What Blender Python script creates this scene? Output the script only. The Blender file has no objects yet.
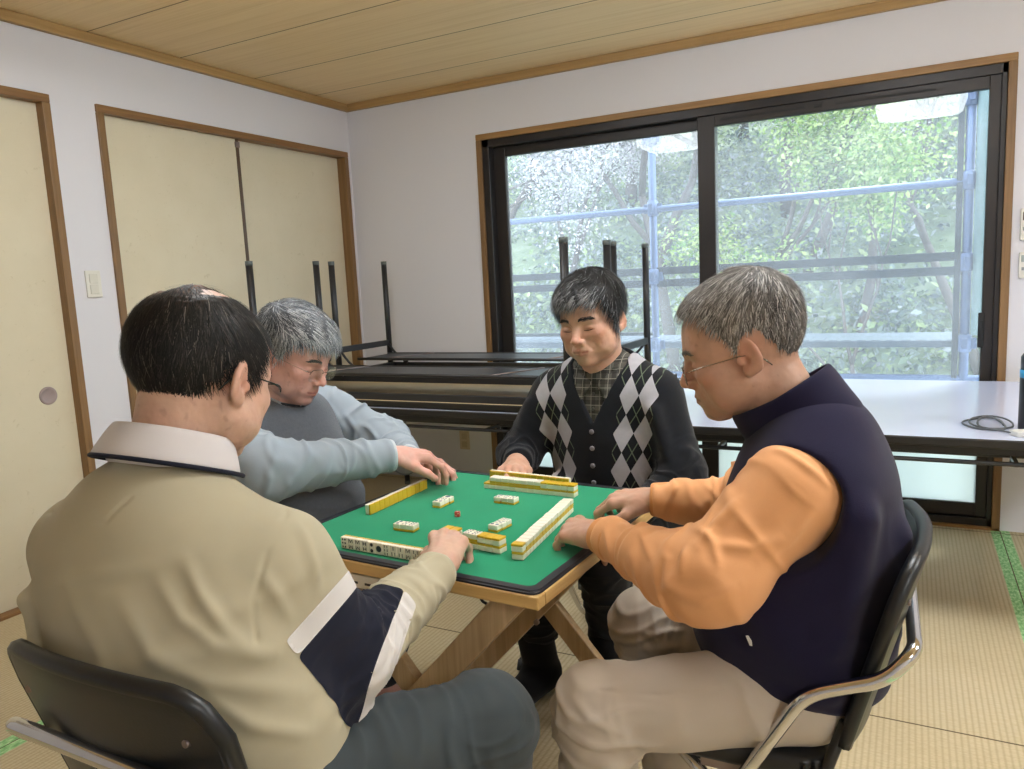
import bpy, bmesh, math, random
import numpy as np
from mathutils import Vector, Matrix
random.seed(7)
RNG = np.random.default_rng(11)
SC = bpy.context.scene
COL = SC.collection
PI = math.pi

# ------------------------------------------------------------------ materials
def lin(h):
    h = h.lstrip('#')
    o = []
    for i in (0, 2, 4):
        c = int(h[i:i+2], 16) / 255
        o.append(c / 12.92 if c <= .04045 else ((c + .055) / 1.055) ** 2.4)
    return tuple(o) + (1.0,)

class NT:
    """small node-tree helper"""
    def __init__(s, name):
        s.m = bpy.data.materials.new(name); s.m.use_nodes = True
        s.t = s.m.node_tree; s.t.nodes.clear()
        s.out = s.t.nodes.new('ShaderNodeOutputMaterial')
    def n(s, kind, **kw):
        nd = s.t.nodes.new('ShaderNode' + kind)
        for k, v in kw.items():
            if k.startswith('i_'):
                key = k[2:]
                key = int(key) if key.isdigit() else key.replace('_', ' ')
                s.set(nd.inputs[key], v)
            else:
                setattr(nd, k, v)
        return nd
    def set(s, sock, v):
        if isinstance(v, bpy.types.NodeSocket): s.t.links.new(v, sock)
        else: sock.default_value = v
    def math(s, op, a, b=None, clamp=False):
        nd = s.t.nodes.new('ShaderNodeMath'); nd.operation = op; nd.use_clamp = clamp
        s.set(nd.inputs[0], a)
        if b is not None: s.set(nd.inputs[1], b)
        return nd.outputs[0]
    def mix(s, f, a, b):
        nd = s.t.nodes.new('ShaderNodeMix'); nd.data_type = 'RGBA'
        s.set(nd.inputs[0], f); s.set(nd.inputs[6], a); s.set(nd.inputs[7], b)
        return nd.outputs[2]
    def ramp(s, f, stops):
        nd = s.t.nodes.new('ShaderNodeValToRGB')
        s.set(nd.inputs[0], f)
        e = nd.color_ramp.elements
        while len(e) < len(stops): e.new(0.5)
        for x, (p, c) in zip(e, stops):
            x.position = p; x.color = c if len(c) == 4 else tuple(c) + (1,)
        return nd.outputs[0]
    def attr(s, name):
        return s.n('Attribute', attribute_name=name)
    def obj(s, scale=None):
        tc = s.n('TexCoord')
        if scale is None: return tc.outputs['Object']
        mp = s.n('Mapping'); mp.inputs['Scale'].default_value = scale
        s.t.links.new(tc.outputs['Object'], mp.inputs[0])
        return mp.outputs[0]
    def noise(s, vec, scale, detail=4, rough=.55, dist=0):
        nd = s.n('TexNoise', i_Scale=scale, i_Detail=detail, i_Roughness=rough, i_Distortion=dist)
        s.t.links.new(vec, nd.inputs['Vector'])
        return nd.outputs[0]
    def bump(s, h, strength=.3, dist=.002):
        nd = s.n('Bump', i_Strength=strength, i_Distance=dist)
        s.t.links.new(h, nd.inputs['Height'])
        return nd.outputs[0]
    def bsdf(s, base, rough=.5, metal=0., normal=None, spec=.5, sheen=0, sss=0, coat=0, **kw):
        b = s.n('BsdfPrincipled')
        s.set(b.inputs['Base Color'], base); s.set(b.inputs['Roughness'], rough); s.set(b.inputs['Metallic'], metal)
        b.inputs['Specular IOR Level'].default_value = spec
        if sheen:
            b.inputs['Sheen Weight'].default_value = sheen; b.inputs['Sheen Roughness'].default_value = .5
        if sss:
            b.inputs['Subsurface Weight'].default_value = sss
            b.inputs['Subsurface Radius'].default_value = (1, .35, .2); b.inputs['Subsurface Scale'].default_value = .008
        if coat: b.inputs['Coat Weight'].default_value = coat; b.inputs['Coat Roughness'].default_value = .15
        if normal is not None: s.t.links.new(normal, b.inputs['Normal'])
        for k, v in kw.items(): s.set(b.inputs[k.replace('_', ' ')], v)
        s.t.links.new(b.outputs[0], s.out.inputs[0])
        return b

MATS = {}
def simple(name, hexcol, rough=.5, metal=0., var=.06, nscale=40, bump=0., bscale=200, **kw):
    if name in MATS: return MATS[name]
    t = NT(name); v = t.obj()
    c = lin(hexcol)
    lo = tuple(x * (1 - var) for x in c[:3]) + (1,); hi = tuple(min(1, x * (1 + var)) for x in c[:3]) + (1,)
    base = t.mix(t.noise(v, nscale), lo, hi)
    nm = t.bump(t.noise(v, bscale, 3), bump, .001) if bump else None
    t.bsdf(base, rough, metal, nm, **kw)
    MATS[name] = t.m
    return t.m

def wood(name, c1, c2, axis=0, scale=1.0, rough=.45, bump=.08):
    """grain runs along the given axis"""
    if name in MATS: return MATS[name]
    t = NT(name)
    s = [38 * scale] * 3; s[axis] = 1.6 * scale
    v = t.obj(tuple(s))
    n1 = t.noise(v, 1.0, 6, .6, .6)
    s2 = [160 * scale] * 3; s2[axis] = 5 * scale
    n2 = t.noise(t.obj(tuple(s2)), 1.0, 3, .6)
    f = t.math('ADD', t.math('MULTIPLY', n1, .75), t.math('MULTIPLY', n2, .3))
    col = t.ramp(f, [(.32, lin(c1)), (.68, lin(c2))])
    t.bsdf(col, rough, 0, t.bump(f, bump, .002))
    MATS[name] = t.m
    return t.m

# ------------------------------------------------------------------ objects
def mesh_obj(name, me, m=None, parent=None, smooth=False):
    o = bpy.data.objects.new(name, me); COL.objects.link(o)
    if m is not None:
        for mm in (m if isinstance(m, (list, tuple)) else [m]): me.materials.append(mm)
    if parent is not None: o.parent = parent
    if smooth: me.polygons.foreach_set('use_smooth', [True] * len(me.polygons))
    return o

def obj(name, bm, m=None, parent=None, smooth=False, auto=None):
    me = bpy.data.meshes.new(name); bm.to_mesh(me); bm.free()
    o = mesh_obj(name, me, m, parent, smooth)
    if auto is not None:
        try:
            me.polygons.foreach_set('use_smooth', [True] * len(me.polygons))
            me.set_sharp_from_angle(angle=math.radians(auto))
        except Exception: pass
    return o

def tag(o, label=None, cat=None, group=None, kind=None):
    if label: o['label'] = label
    if cat: o['category'] = cat
    if group: o['group'] = group
    if kind: o['kind'] = kind
    return o

def thing(name, label, cat, loc=(0, 0, 0), rotz=0., group=None, kind=None):
    o = bpy.data.objects.new(name, None); COL.objects.link(o)
    o.empty_display_size = .1
    o.location = loc; o.rotation_euler = (0, 0, rotz)
    return tag(o, label, cat, group, kind)

def struct(name, bm, m, parent=None, **kw):
    o = obj(name, bm, m, parent, **kw)
    if parent is None: o['kind'] = 'structure'
    return o

def copy_tree(o, parent=None):
    c = o.copy(); COL.objects.link(c)
    if parent is not None: c.parent = parent
    for ch in list(o.children): copy_tree(ch, c)
    return c

def B(): return bmesh.new()

def box(bm, lo, hi, bev=0., seg=2, rot=None, at=None, mat=0):
    """axis-aligned box lo..hi, optional bevel; rot Matrix about 'at'"""
    b = bmesh.new()
    bmesh.ops.create_cube(b, size=1.0)
    c = [(a + d) / 2 for a, d in zip(lo, hi)]; s = [abs(d - a) for a, d in zip(lo, hi)]
    for v in b.verts: v.co = Vector((c[i] + v.co[i] * s[i] for i in range(3)))
    if bev > 0:
        bmesh.ops.bevel(b, geom=b.edges[:], offset=min(bev, min(s) * .45), segments=seg, affect='EDGES', profile=.5)
    if rot is not None:
        p = Vector(at or c)
        for v in b.verts: v.co = rot @ (v.co - p) + p
    join(bm, b, mat)

def join(bm, b, mat=None, M=None):
    vm = {}
    for v in b.verts: vm[v] = bm.verts.new(M @ v.co if M is not None else v.co)
    for f in b.faces:
        try:
            nf = bm.faces.new([vm[v] for v in f.verts]); nf.material_index = f.material_index if mat is None else mat
            nf.smooth = f.smooth
        except ValueError: pass
    b.free()

def beam(bm, a, b_, w, t, up=(0, 0, 1), bev=.002, mat=0):
    """rectangular bar from a to b_, width w across, t along 'up'"""
    a = Vector(a); b_ = Vector(b_); d = (b_ - a); L = d.length; d.normalize()
    u = Vector(up); s = d.cross(u); s.normalize(); u = s.cross(d)
    b = bmesh.new()
    bmesh.ops.create_cube(b, size=1.0)
    for v in b.verts: v.co = Vector((v.co.x * w, v.co.y * L, v.co.z * t))
    if bev: bmesh.ops.bevel(b, geom=b.edges[:], offset=min(bev, w * .4, t * .4), segments=2, affect='EDGES', profile=.5)
    M = Matrix((s, d, u)).transposed().to_4x4(); M.translation = (a + b_) / 2
    join(bm, b, mat, M)

def rounded_path(pts, r=.03, n=6):
    """polyline with filleted corners"""
    P = [Vector(p) for p in pts]; out = [P[0]]
    for i in range(1, len(P) - 1):
        a, b, c = P[i-1], P[i], P[i+1]
        u = (a - b); v = (c - b)
        rr = min(r, u.length * .49, v.length * .49)
        u.normalize(); v.normalize()
        s, e = b + u * rr, b + v * rr
        for k in range(n + 1):
            t = k / n
            out.append((1-t)**2 * s + 2*t*(1-t) * b + t*t * e)
    out.append(P[-1])
    return out

def tube(bm, pts, r, seg=8, closed=False, caps=True, mat=0):
    P = [Vector(p) for p in pts]; n = len(P)
    R_ = r if isinstance(r, (list, tuple)) else [r] * n
    rings = []; prev = None
    for i in range(n):
        if closed: d = P[(i+1) % n] - P[i-1]
        else: d = P[min(i+1, n-1)] - P[max(i-1, 0)]
        if d.length < 1e-9: d = Vector((0, 0, 1))
        d.normalize()
        if prev is None:
            a = Vector((0, 0, 1)) if abs(d.z) < .9 else Vector((1, 0, 0))
            u = d.cross(a).normalized()
        else:
            u = prev - d * prev.dot(d)
            if u.length < 1e-6: u = d.cross(Vector((0, 0, 1)))
            u.normalize()
        prev = u; w = d.cross(u)
        rings.append([bm.verts.new(P[i] + (u * math.cos(2*PI*k/seg) + w * math.sin(2*PI*k/seg)) * R_[i]) for k in range(seg)])
    for i in range(n if closed else n - 1):
        A, C = rings[i], rings[(i+1) % n]
        for k in range(seg):
            f = bm.faces.new((A[k], A[(k+1) % seg], C[(k+1) % seg], C[k])); f.smooth = True; f.material_index = mat
    if caps and not closed:
        for rg in (rings[0][::-1], rings[-1]):
            f = bm.faces.new(rg); f.material_index = mat

def lathe(bm, prof, c=(0, 0, 0), seg=24, mat=0, M=None, smooth=True):
    c = Vector(c); rings = []
    for (r, z) in prof:
        ring = []
        for k in range(seg):
            p = Vector((math.cos(2*PI*k/seg) * r, math.sin(2*PI*k/seg) * r, z))
            if M is not None: p = M @ p
            ring.append(bm.verts.new(c + p))
        rings.append(ring)
    for a, b in zip(rings, rings[1:]):
        for k in range(seg):
            f = bm.faces.new((a[k], a[(k+1) % seg], b[(k+1) % seg], b[k])); f.smooth = smooth; f.material_index = mat
    for rg in (rings[0][::-1], rings[-1]):
        f = bm.faces.new(rg); f.material_index = mat

def prism(bm, poly, z0, z1, M=None, mat=0, bev=0):
    """polygon (x,y) list extruded z0..z1"""
    b = bmesh.new()
    lo = [b.verts.new((x, y, z0)) for x, y in poly]; hi = [b.verts.new((x, y, z1)) for x, y in poly]
    n = len(poly)
    b.faces.new(lo[::-1]); b.faces.new(hi)
    for i in range(n): b.faces.new((lo[i], lo[(i+1) % n], hi[(i+1) % n], hi[i]))
    bmesh.ops.recalc_face_normals(b, faces=b.faces[:])
    if bev: bmesh.ops.bevel(b, geom=b.edges[:], offset=bev, segments=2, affect='EDGES', profile=.5)
    join(bm, b, mat, M)

def rrect(w, h, r, n=5):
    o = []
    for cx, cy, a0 in ((w/2-r, h/2-r, 0), (-w/2+r, h/2-r, 90), (-w/2+r, -h/2+r, 180), (w/2-r, -h/2+r, 270)):
        for k in range(n + 1):
            a = math.radians(a0 + 90 * k / n)
            o.append((cx + r * math.cos(a), cy + r * math.sin(a)))
    return o

def np_mesh(name, V, F, cols=None, m=None, parent=None, smooth=True, attrs=None):
    """mesh from numpy arrays; F is (n,3|4) int array; cols per-vertex rgb -> attribute Col"""
    me = bpy.data.meshes.new(name)
    V = np.asarray(V, np.float32); F = np.asarray(F, np.int32)
    k = F.shape[1]
    me.vertices.add(len(V)); me.vertices.foreach_set('co', V.ravel())
    me.loops.add(F.size); me.loops.foreach_set('vertex_index', F.ravel())
    me.polygons.add(len(F)); me.polygons.foreach_set('loop_start', np.arange(0, F.size, k, dtype=np.int32))
    try: me.polygons.foreach_set('loop_total', np.full(len(F), k, np.int32))
    except Exception: pass
    me.polygons.foreach_set('use_smooth', np.full(len(F), smooth, bool))
    me.update(calc_edges=True)
    if cols is not None:
        a = me.attributes.new('Col', 'FLOAT_COLOR', 'POINT')
        c = np.ones((len(V), 4), np.float32); c[:, :3] = cols
        a.data.foreach_set('color', c.ravel())
    for nm, arr in (attrs or {}).items():
        arr = np.asarray(arr, np.float32)
        if arr.ndim == 1:
            a = me.attributes.new(nm, 'FLOAT', 'POINT'); a.data.foreach_set('value', arr)
        else:
            a = me.attributes.new(nm, 'FLOAT_VECTOR', 'POINT'); a.data.foreach_set('vector', arr.ravel())
    return mesh_obj(name, me, m, parent)
# ------------------------------------------------------------------ the room
RX, RY, WH, CH = 7.6, -6.4, 2.40, 2.445     # room extent, wall top, ceiling

def m_wall(name, hexcol):
    t = NT(name); v = t.obj()
    n = t.noise(v, 160, 3, .6); n2 = t.noise(v, 1.2, 2)
    c = lin(hexcol)
    col = t.mix(t.math('MULTIPLY', n2, .35), c, tuple(x * .95 for x in c[:3]) + (1,))
    t.bsdf(col, .8, 0, t.bump(n, .25, .0015), spec=.2)
    return t.m
M_WALL = m_wall('wall_paper', '#DBDADF')
M_TRIM = wood('trim_wood', '#6E5130', '#8F6D45', 2)
M_TRIMX = wood('trim_wood_x', '#7E5C33', '#A27C4A', 0)
M_TRIMY = wood('trim_wood_y', '#6F4E2C', '#906A40', 1)
M_RIM = wood('ceiling_rim_wood', '#957447', '#B3925F', 0)
M_RIMY = wood('ceiling_rim_wood_y', '#957447', '#B3925F', 1)

def m_ceiling():
    t = NT('ceiling_boards')
    tc = t.n('TexCoord'); sp = t.n('SeparateXYZ'); t.t.links.new(tc.outputs['Object'], sp.inputs[0])
    y = sp.outputs[1]
    k = t.math('DIVIDE', t.math('ADD', y, .322), .4875)
    idx = t.math('FLOOR', k); fr = t.math('SUBTRACT', k, idx)
    groove = t.math('LESS_THAN', t.math('ABSOLUTE', t.math('SUBTRACT', fr, .005)), .008)
    mp = t.n('CombineXYZ'); t.t.links.new(t.math('MULTIPLY', sp.outputs[0], .55), mp.inputs[0])
    t.t.links.new(t.math('ADD', t.math('MULTIPLY', y, 20), t.math('MULTIPLY', idx, 7.3)), mp.inputs[1])
    n1 = t.noise(mp.outputs[0], 1.6, 6, .62, .8)
    mp2 = t.n('CombineXYZ'); t.t.links.new(t.math('MULTIPLY', sp.outputs[0], 1.2), mp2.inputs[0])
    t.t.links.new(t.math('MULTIPLY', y, 150), mp2.inputs[1])
    n2 = t.noise(mp2.outputs[0], 1.0, 3, .6)
    f = t.math('ADD', t.math('MULTIPLY', n1, .6), t.math('MULTIPLY', n2, .4))
    col = t.ramp(f, [(.25, lin('#D4B684')), (.5, lin('#E6CA9A')), (.8, lin('#EFD8AC'))])
    col = t.mix(groove, col, lin('#6B5030'))
    t.bsdf(col, .5, 0, None, spec=.35)
    return t.m

def m_tatami():
    t = NT('tatami_floor')
    tc = t.n('TexCoord'); sp = t.n('SeparateXYZ'); t.t.links.new(tc.outputs['Object'], sp.inputs[0])
    x, y = sp.outputs[0], sp.outputs[1]
    # mats .9 wide laid along y, green cloth borders on the long sides
    fx = t.math('SUBTRACT', t.math('FRACT', t.math('DIVIDE', t.math("SUBTRACT", x, .955), 2.7)), .5)
    fx = t.math('MULTIPLY', t.math('SUBTRACT', .5, t.math('ABSOLUTE', fx)), 3.)             # 0 at the seam
    border = t.math('LESS_THAN', fx, .042)
    seam = t.math('LESS_THAN', fx, .0022)
    fy = t.math('SUBTRACT', t.math('FRACT', t.math('DIVIDE', t.math('ADD', y, 1.845), 1.8)), .5)
    fy = t.math('SUBTRACT', .5, t.math('ABSOLUTE', fy))
    seamy = t.math('LESS_THAN', fy, .0016)
    rib = t.math('SINE', t.math('MULTIPLY', x, 2 * PI / .0155))
    weft = t.math('SINE', t.math('MULTIPLY', y, 2 * PI / .0062))
    ribs = t.math('MULTIPLY', t.math('ADD', rib, 1), .5)
    nz = t.noise(t.obj((40, 160, 1)), 1.0, 3, .6)
    big = t.noise(t.obj((1.1, 2.2, 1)), 1.0, 3, .5)
    straw = t.ramp(t.math('ADD', t.math('MULTIPLY', nz, .55), t.math('MULTIPLY', big, .5)),
                   [(.3, lin('#B3A382')), (.55, lin('#C5B696')), (.8, lin('#D2C5A8'))])
    straw = t.mix(t.math('MULTIPLY', t.math('POWER', t.math('SUBTRACT', 1, ribs), 2.2), .42), straw, lin('#978661'))
    gn = t.noise(t.obj((90, 45, 1)), 1.0, 2, .6)
    green = t.ramp(gn, [(.35, lin('#74B070')), (.52, lin('#98CC8E')), (.66, lin('#C0E0AE'))])
    col = t.mix(border, straw, green)
    col = t.mix(t.math('MAXIMUM', seam, seamy), col, lin('#54452c'))
    h = t.math('ADD', t.math('MULTIPLY', ribs, .7), t.math('MULTIPLY', t.math('MULTIPLY', weft, t.math('SUBTRACT', 1, border)), .25))
    t.bsdf(col, .55, 0, t.bump(h, .35, .0012), spec=.3)
    return t.m

bm = B(); box(bm, (-.02, RY, -.06), (RX, .17, 0)); struct('floor', bm, m_tatami())
bm = B(); box(bm, (-.15, RY, CH), (RX, .15, CH + .08)); struct('ceiling', bm, m_ceiling())
# window wall (y = 0): three pieces round the opening, one mesh
WX0, WX1, WZ = .987, 3.620, 2.102
bm = B()
e_ = .018
box(bm, (-.15, 0, -.05), (WX0 - e_, .15, CH)); box(bm, (WX1 + e_, 0, -.05), (RX, .15, CH)); box(bm, (WX0 - e_, 0, WZ + e_), (WX1 + e_, .15, CH))
struct('wall_back', bm, M_WALL)
# left wall (x = 0) with closet and door openings
bm = B()
CY0, CY1, CZ = -1.735, -.071, 2.110          # closet opening
DY0, DY1 = -3.80, -2.015                      # sliding door opening
box(bm, (-.15, CY1 + e_, 0), (0, 0, CH)); box(bm, (-.15, CY0 - e_, CZ + e_), (0, CY1 + e_, CH)); box(bm, (-.15, DY1 + e_, 0), (0, CY0 - e_, CH))
box(bm, (-.15, DY0 - e_, CZ + e_), (0, DY1 + e_, CH)); box(bm, (-.15, RY, 0), (0, DY0 - e_, CH)); box(bm, (-.2, DY0 - .1, 0), (-.15, 0, CH))
struct('wall_left', bm, M_WALL)
bm = B(); box(bm, (RX, RY, 0), (RX + .15, .15, CH)); struct('wall_right', bm, M_WALL)
bm = B(); box(bm, (-.15, RY - .15, 0), (RX + .15, RY, CH)); struct('wall_front', bm, M_WALL)
# ceiling rim
bm = B(); box(bm, (0, -.028, WH), (RX, 0, CH), .004); struct('trim_1', bm, M_RIM)
bm = B(); box(bm, (0, RY, WH), (.028, -.028, CH), .004); struct('trim_2', bm, M_RIMY)
# door and closet casings
def casing_y(name, y0, y1, z):
    w = .035
    bm = B(); box(bm, (-.10, y0 - w, z), (.012, y1 + w, z + w), .003)
    o = struct(name, bm, M_TRIMY)
    bm = B(); box(bm, (-.10, y0 - w, 0), (.012, y0, z), .003); obj('casing_post', bm, M_TRIM, o)
    bm = B(); box(bm, (-.10, y1, 0), (.012, y1 + w, z), .003); obj('casing_post', bm, M_TRIM, o)
    bm = B(); box(bm, (-.10, y0, -.01), (.02, y1, .012), .003); obj('floor_sill', bm, M_TRIMY, o)
    return o
casing_y('trim_3', CY0, CY1, CZ); casing_y('trim_4', DY0, DY1, CZ)

def m_fusuma():
    t = NT('fusuma_paper'); v = t.obj()
    n = t.noise(v, 5, 5, .6); fl = t.noise(t.obj((60, 25, 25)), 1.0, 5, .75, 1.5)
    fleck = t.math('MULTIPLY', t.math('GREATER_THAN', fl, .64), .35)
    c = t.mix(n, lin('#D0C6AB'), lin('#DBD2BA')); c = t.mix(fleck, c, lin('#B9AC88'))
    t.bsdf(c, .75, 0, t.bump(fl, .12, .001), spec=.2)
    return t.m
M_FUS = m_fusuma()
M_STILE = simple('fusuma_edge_lacquer', '#54402E', .4)
M_PULL = simple('pull_metal', '#8D7F7C', .35, .8)
def fusuma(name, y0, y1, x, stile=None, pull=None):
    bm = B(); box(bm, (x - .02, y0, .012), (x, y1, CZ), .001)
    o = struct(name, bm, M_FUS)
    if stile is not None:
        bm = B(); box(bm, (x - .022, stile, .012), (x + .004, stile + .022, CZ), .002); obj('edge_stile', bm, M_STILE, o)
        bm = B(); box(bm, (x - .01, stile - .004, CZ - .045), (x + .008, stile + .026, CZ - .015), .002); obj('guide_block', bm, M_PULL, o)
    if pull:
        bm = B()
        prof = [(.0, .002), (.025, .002), (.028, .004), (.036, .005), (.039, .002), (.039, -.002), (.0, -.002)]
        lathe(bm, [(max(r, .0005), z) for r, z in prof], (x, pull[0], pull[1]), 28, M=Matrix.Rotation(PI/2, 4, 'Y'))
        obj('door_pull', bm, simple('door_pull_plastic', '#9A8A88', .45), o)
    return o
fusuma('door_1', CY0, -.921, -.028, stile=-.943)
fusuma('door_2', -.96, CY1, -.054)
fusuma('door_3', -3.0, DY1, -.034, pull=(-2.124, .873))
fusuma('door_4', DY0, -2.9, -.062)

# light switch
t_ = thing('light_switch', 'white two-rocker light switch on the wall between the sliding doors', 'light switch', (0, -1.88, 1.345))
M_PLAST = simple('white_plastic', '#D9D6CC', .4, var=.02)
bm = B(); box(bm, (0, -.036, -.06), (.008, .036, .06), .003); obj('switch_plate', bm, M_PLAST, t_)
for z in (-.024, .024):
    bm = B(); box(bm, (.006, -.02, z - .021), (.0115, .02, z + .021), .002); obj('rocker', bm, simple('rocker_plastic', '#CFCCC0', .35), t_)
t_ = thing('wall_outlet', 'beige double power outlet low on the wall left of the window', 'outlet', (.753, 0, .273))
bm = B(); box(bm, (-.036, -.008, -.06), (.036, 0, .06), .003); obj('outlet_plate', bm, simple('outlet_plastic', '#C9B79A', .5), t_)
for z in (-.026, .026):
    bm = B(); box(bm, (-.02, -.0105, z - .02), (.02, -.006, z + .02), .002); obj('socket', bm, simple('socket_plastic', '#B8A687', .5), t_)

# window casing
w = .034
bm = B()
box(bm, (WX0 - w, -.012, 0), (WX0, .12, WZ), .003); box(bm, (WX1, -.012, 0), (WX1 + w, .12, WZ), .003)
cz = struct('trim_5', bm, M_TRIM)
bm = B(); box(bm, (WX0 - w, -.012, WZ), (WX1 + w, .12, WZ + w), .003); obj('casing_head', bm, M_TRIMX, cz)
bm = B(); box(bm, (WX0 - w, -.012, -.02), (WX1 + w, .03, .014), .003); obj('floor_sill', bm, M_TRIMX, cz)

M_ALU = simple('dark_bronze_aluminium', '#2B2828', .38, .35, var=.05)
M_ALU2 = simple('dark_bronze_aluminium_sash', '#2E2A29', .4, .35, var=.05)
M_RUB = simple('black_rubber', '#141414', .6)

def m_glass(frost):
    t = NT('frosted_glass' if frost else 'clear_glass')
    lw = t.n('LayerWeight', i_Blend=.5); ff = t.math('ADD', t.math('MULTIPLY', t.math('POWER', lw.outputs['Facing'], 4.0), .6), .017)
    gl = t.n('BsdfGlossy', i_Roughness=.02 if not frost else .2)
    if not frost:
        tr = t.n('BsdfTransparent'); tr.inputs[0].default_value = (.93, .97, .97, 1)
        # translucent film mixed in to imitate a pale haze over the view
        df = t.n('BsdfTranslucent'); df.inputs[0].default_value = (.85, .9, 1, 1)
        mx0 = t.n('MixShader'); v = t.noise(t.obj((1.2, 1, 2.2)), 1.5, 4, .6)
        t.t.links.new(t.math('MULTIPLY', t.math('ADD', v, .2), .13), mx0.inputs[0]); t.t.links.new(tr.outputs[0], mx0.inputs[1]); t.t.links.new(df.outputs[0], mx0.inputs[2])
        base = mx0.outputs[0]
        t.t.links.new(ff, (mx := t.n('MixShader')).inputs[0])
    else:
        df = t.n('BsdfTranslucent'); df.inputs[0].default_value = (.82, .90, .90, 1)
        d2 = t.n('BsdfDiffuse'); d2.inputs[0].default_value = (.76, .82, .82, 1)
        mx0 = t.n('MixShader'); mx0.inputs[0].default_value = .25
        t.t.links.new(df.outputs[0], mx0.inputs[1]); t.t.links.new(d2.outputs[0], mx0.inputs[2])
        base = mx0.outputs[0]
        t.t.links.new(ff, (mx := t.n('MixShader')).inputs[0])
    t.t.links.new(base, mx.inputs[1]); t.t.links.new(gl.outputs[0], mx.inputs[2])
    t.t.links.new(mx.outputs[0], t.out.inputs[0])
    return t.m
M_GLASS, M_FROST = m_glass(False), m_glass(True)

win = thing('window_1', 'wide sliding window with two dark bronze sashes', 'window', (0, 0, 0), kind='structure')
bm = B()
box(bm, (WX0, .0, 2.058), (WX1, .115, WZ), .003)                     # head
box(bm, (WX0, .0, .014), (WX1, .115, .05), .003)                      # sill track
box(bm, (WX0, .0, .014), (WX0 + .045, .115, WZ), .003); box(bm, (WX1 - .022, .0, .014), (WX1, .115, WZ), .003)
box(bm, (WX0, .046, .05), (WX1, .05, .062)); box(bm, (WX0, .094, .05), (WX1, .098, .062))
obj('window_frame', bm, M_ALU, win)
def sash(x0, x1, y, sl, sr, vent):
    y0, y1 = y, y + .036
    top0, top1, bot1, m0, m1 = 2.004, 2.060, .118, .60, .675
    bm = B()
    box(bm, (x0, y0, .055), (x0 + sl, y1, top1), .003); box(bm, (x1 - sr, y0, .055), (x1, y1, top1), .003)
    box(bm, (x0 + sl, y0, top0), (x1 - sr, y1, top1), .003); box(bm, (x0 + sl, y0, .055), (x1 - sr, y1, bot1), .003)
    box(bm, (x0 + sl, y0, m0), (x1 - sr, y1, m1), .003)
    s = obj('sash', bm, M_ALU2, win)
    bm = B(); box(bm, (x0 + sl, y0 + .015, m1), (x1 - sr, y0 + .021, top0)); obj('glass_pane', bm, M_GLASS, s)
    bm = B(); box(bm, (x0 + sl, y0 + .015, bot1), (x1 - sr, y0 + .021, m0)); obj('frosted_pane', bm, M_FROST, s)
    if vent:
        bm = B()
        for a, c in ((x0 + .12, x0 + .52), (x0 + .66, x0 + 1.08)):
            box(bm, (a, y0 - .002, 2.028), (c, y0 + .002, 2.039))
        box(bm, (x0 + .565, y0 - .006, 2.026), (x0 + .60, y0 + .002, 2.040), .001)
        obj('vent_slot', bm, M_RUB, s)
        bm = B(); box(bm, (x1 - .060, y0 - .004, .86), (x1 - .035, y0 + .002, 1.02), .003)
        box(bm, (x1 - .054, y0 - .006, .90), (x1 - .041, y0 - .001, .98), .002); obj('finger_pull', bm, M_RUB, s)
    return s
sash(2.266, 3.600, .012, .088, .046, True)
sash(1.030, 2.352, .058, .078, .088, False)

# two remote-control holders just right of the window
def remote(z0, z1, label, scr):
    r = thing('remote_control', label, 'remote control', (3.715, 0, z0), group=None)
    bm = B(); prism(bm, rrect(.06, z1 - z0, .008), 0, .02, Matrix.Translation((0, -.0, (z1 - z0) / 2)) @ Matrix.Rotation(PI/2, 4, 'X'), bev=.002)
    obj('remote_body', bm, M_PLAST, r)
    bm = B(); box(bm, (-.022, -.0215, (z1 - z0) * .62), (.022, -.019, (z1 - z0) * .88), .001)
    obj('screen', bm, simple('remote_screen_' + scr, scr, .25), r)
    for k in range(3):
        bm = B(); box(bm, (-.02 + k * .015, -.022, (z1 - z0) * .3), (-.01 + k * .015, -.019, (z1 - z0) * .42), .001); obj('button', bm, simple('remote_button', '#8A8C8E', .5), r)
remote(1.335, 1.475, 'white wall remote right of the window, upper one with the dark screen', '#4A4346')
remote(1.17, 1.285, 'white wall remote right of the window, lower one with the grey screen', '#9FA8A4')

# two ceiling lights mirrored in the glass; two unseen ones added to brighten
def m_emit(name, col, s):
    t = NT(name); e = t.n('Emission', i_Strength=s); e.inputs[0].default_value = col
    t.t.links.new(e.outputs[0], t.out.inputs[0]); return t.m
LAMP_W = 29.0
for (x, y, pw, lab) in ((1.5, -2.25, .62, 'square white ceiling light over the grey sweater side of the room'),
                    (3.3, -2.25, .9, 'square white ceiling light over the orange sleeve side of the room'),
                    (5.2, -2.25, 1.35, 'unseen square light added far right in the window-side row to brighten the room'),
                    (5.2, -4.8, 1.35, 'unseen square light added in the right rear part to brighten the room')):
    L = thing('ceiling_light', lab, 'ceiling light', (x, y, CH), group='square ceiling lights')
    bm = B(); prism(bm, rrect(.60, .60, .06), -.03, 0, bev=.004); obj('lamp_base', bm, simple('lamp_base_white', '#E6E4DE', .5), L)
    bm = B(); prism(bm, rrect(.56, .56, .10), -.135, -.03, bev=.03); obj('diffuser', bm, m_emit('lamp_diffuser', (.93, .97, 1.0, 1), LAMP_W * pw), L, smooth=True)
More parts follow.
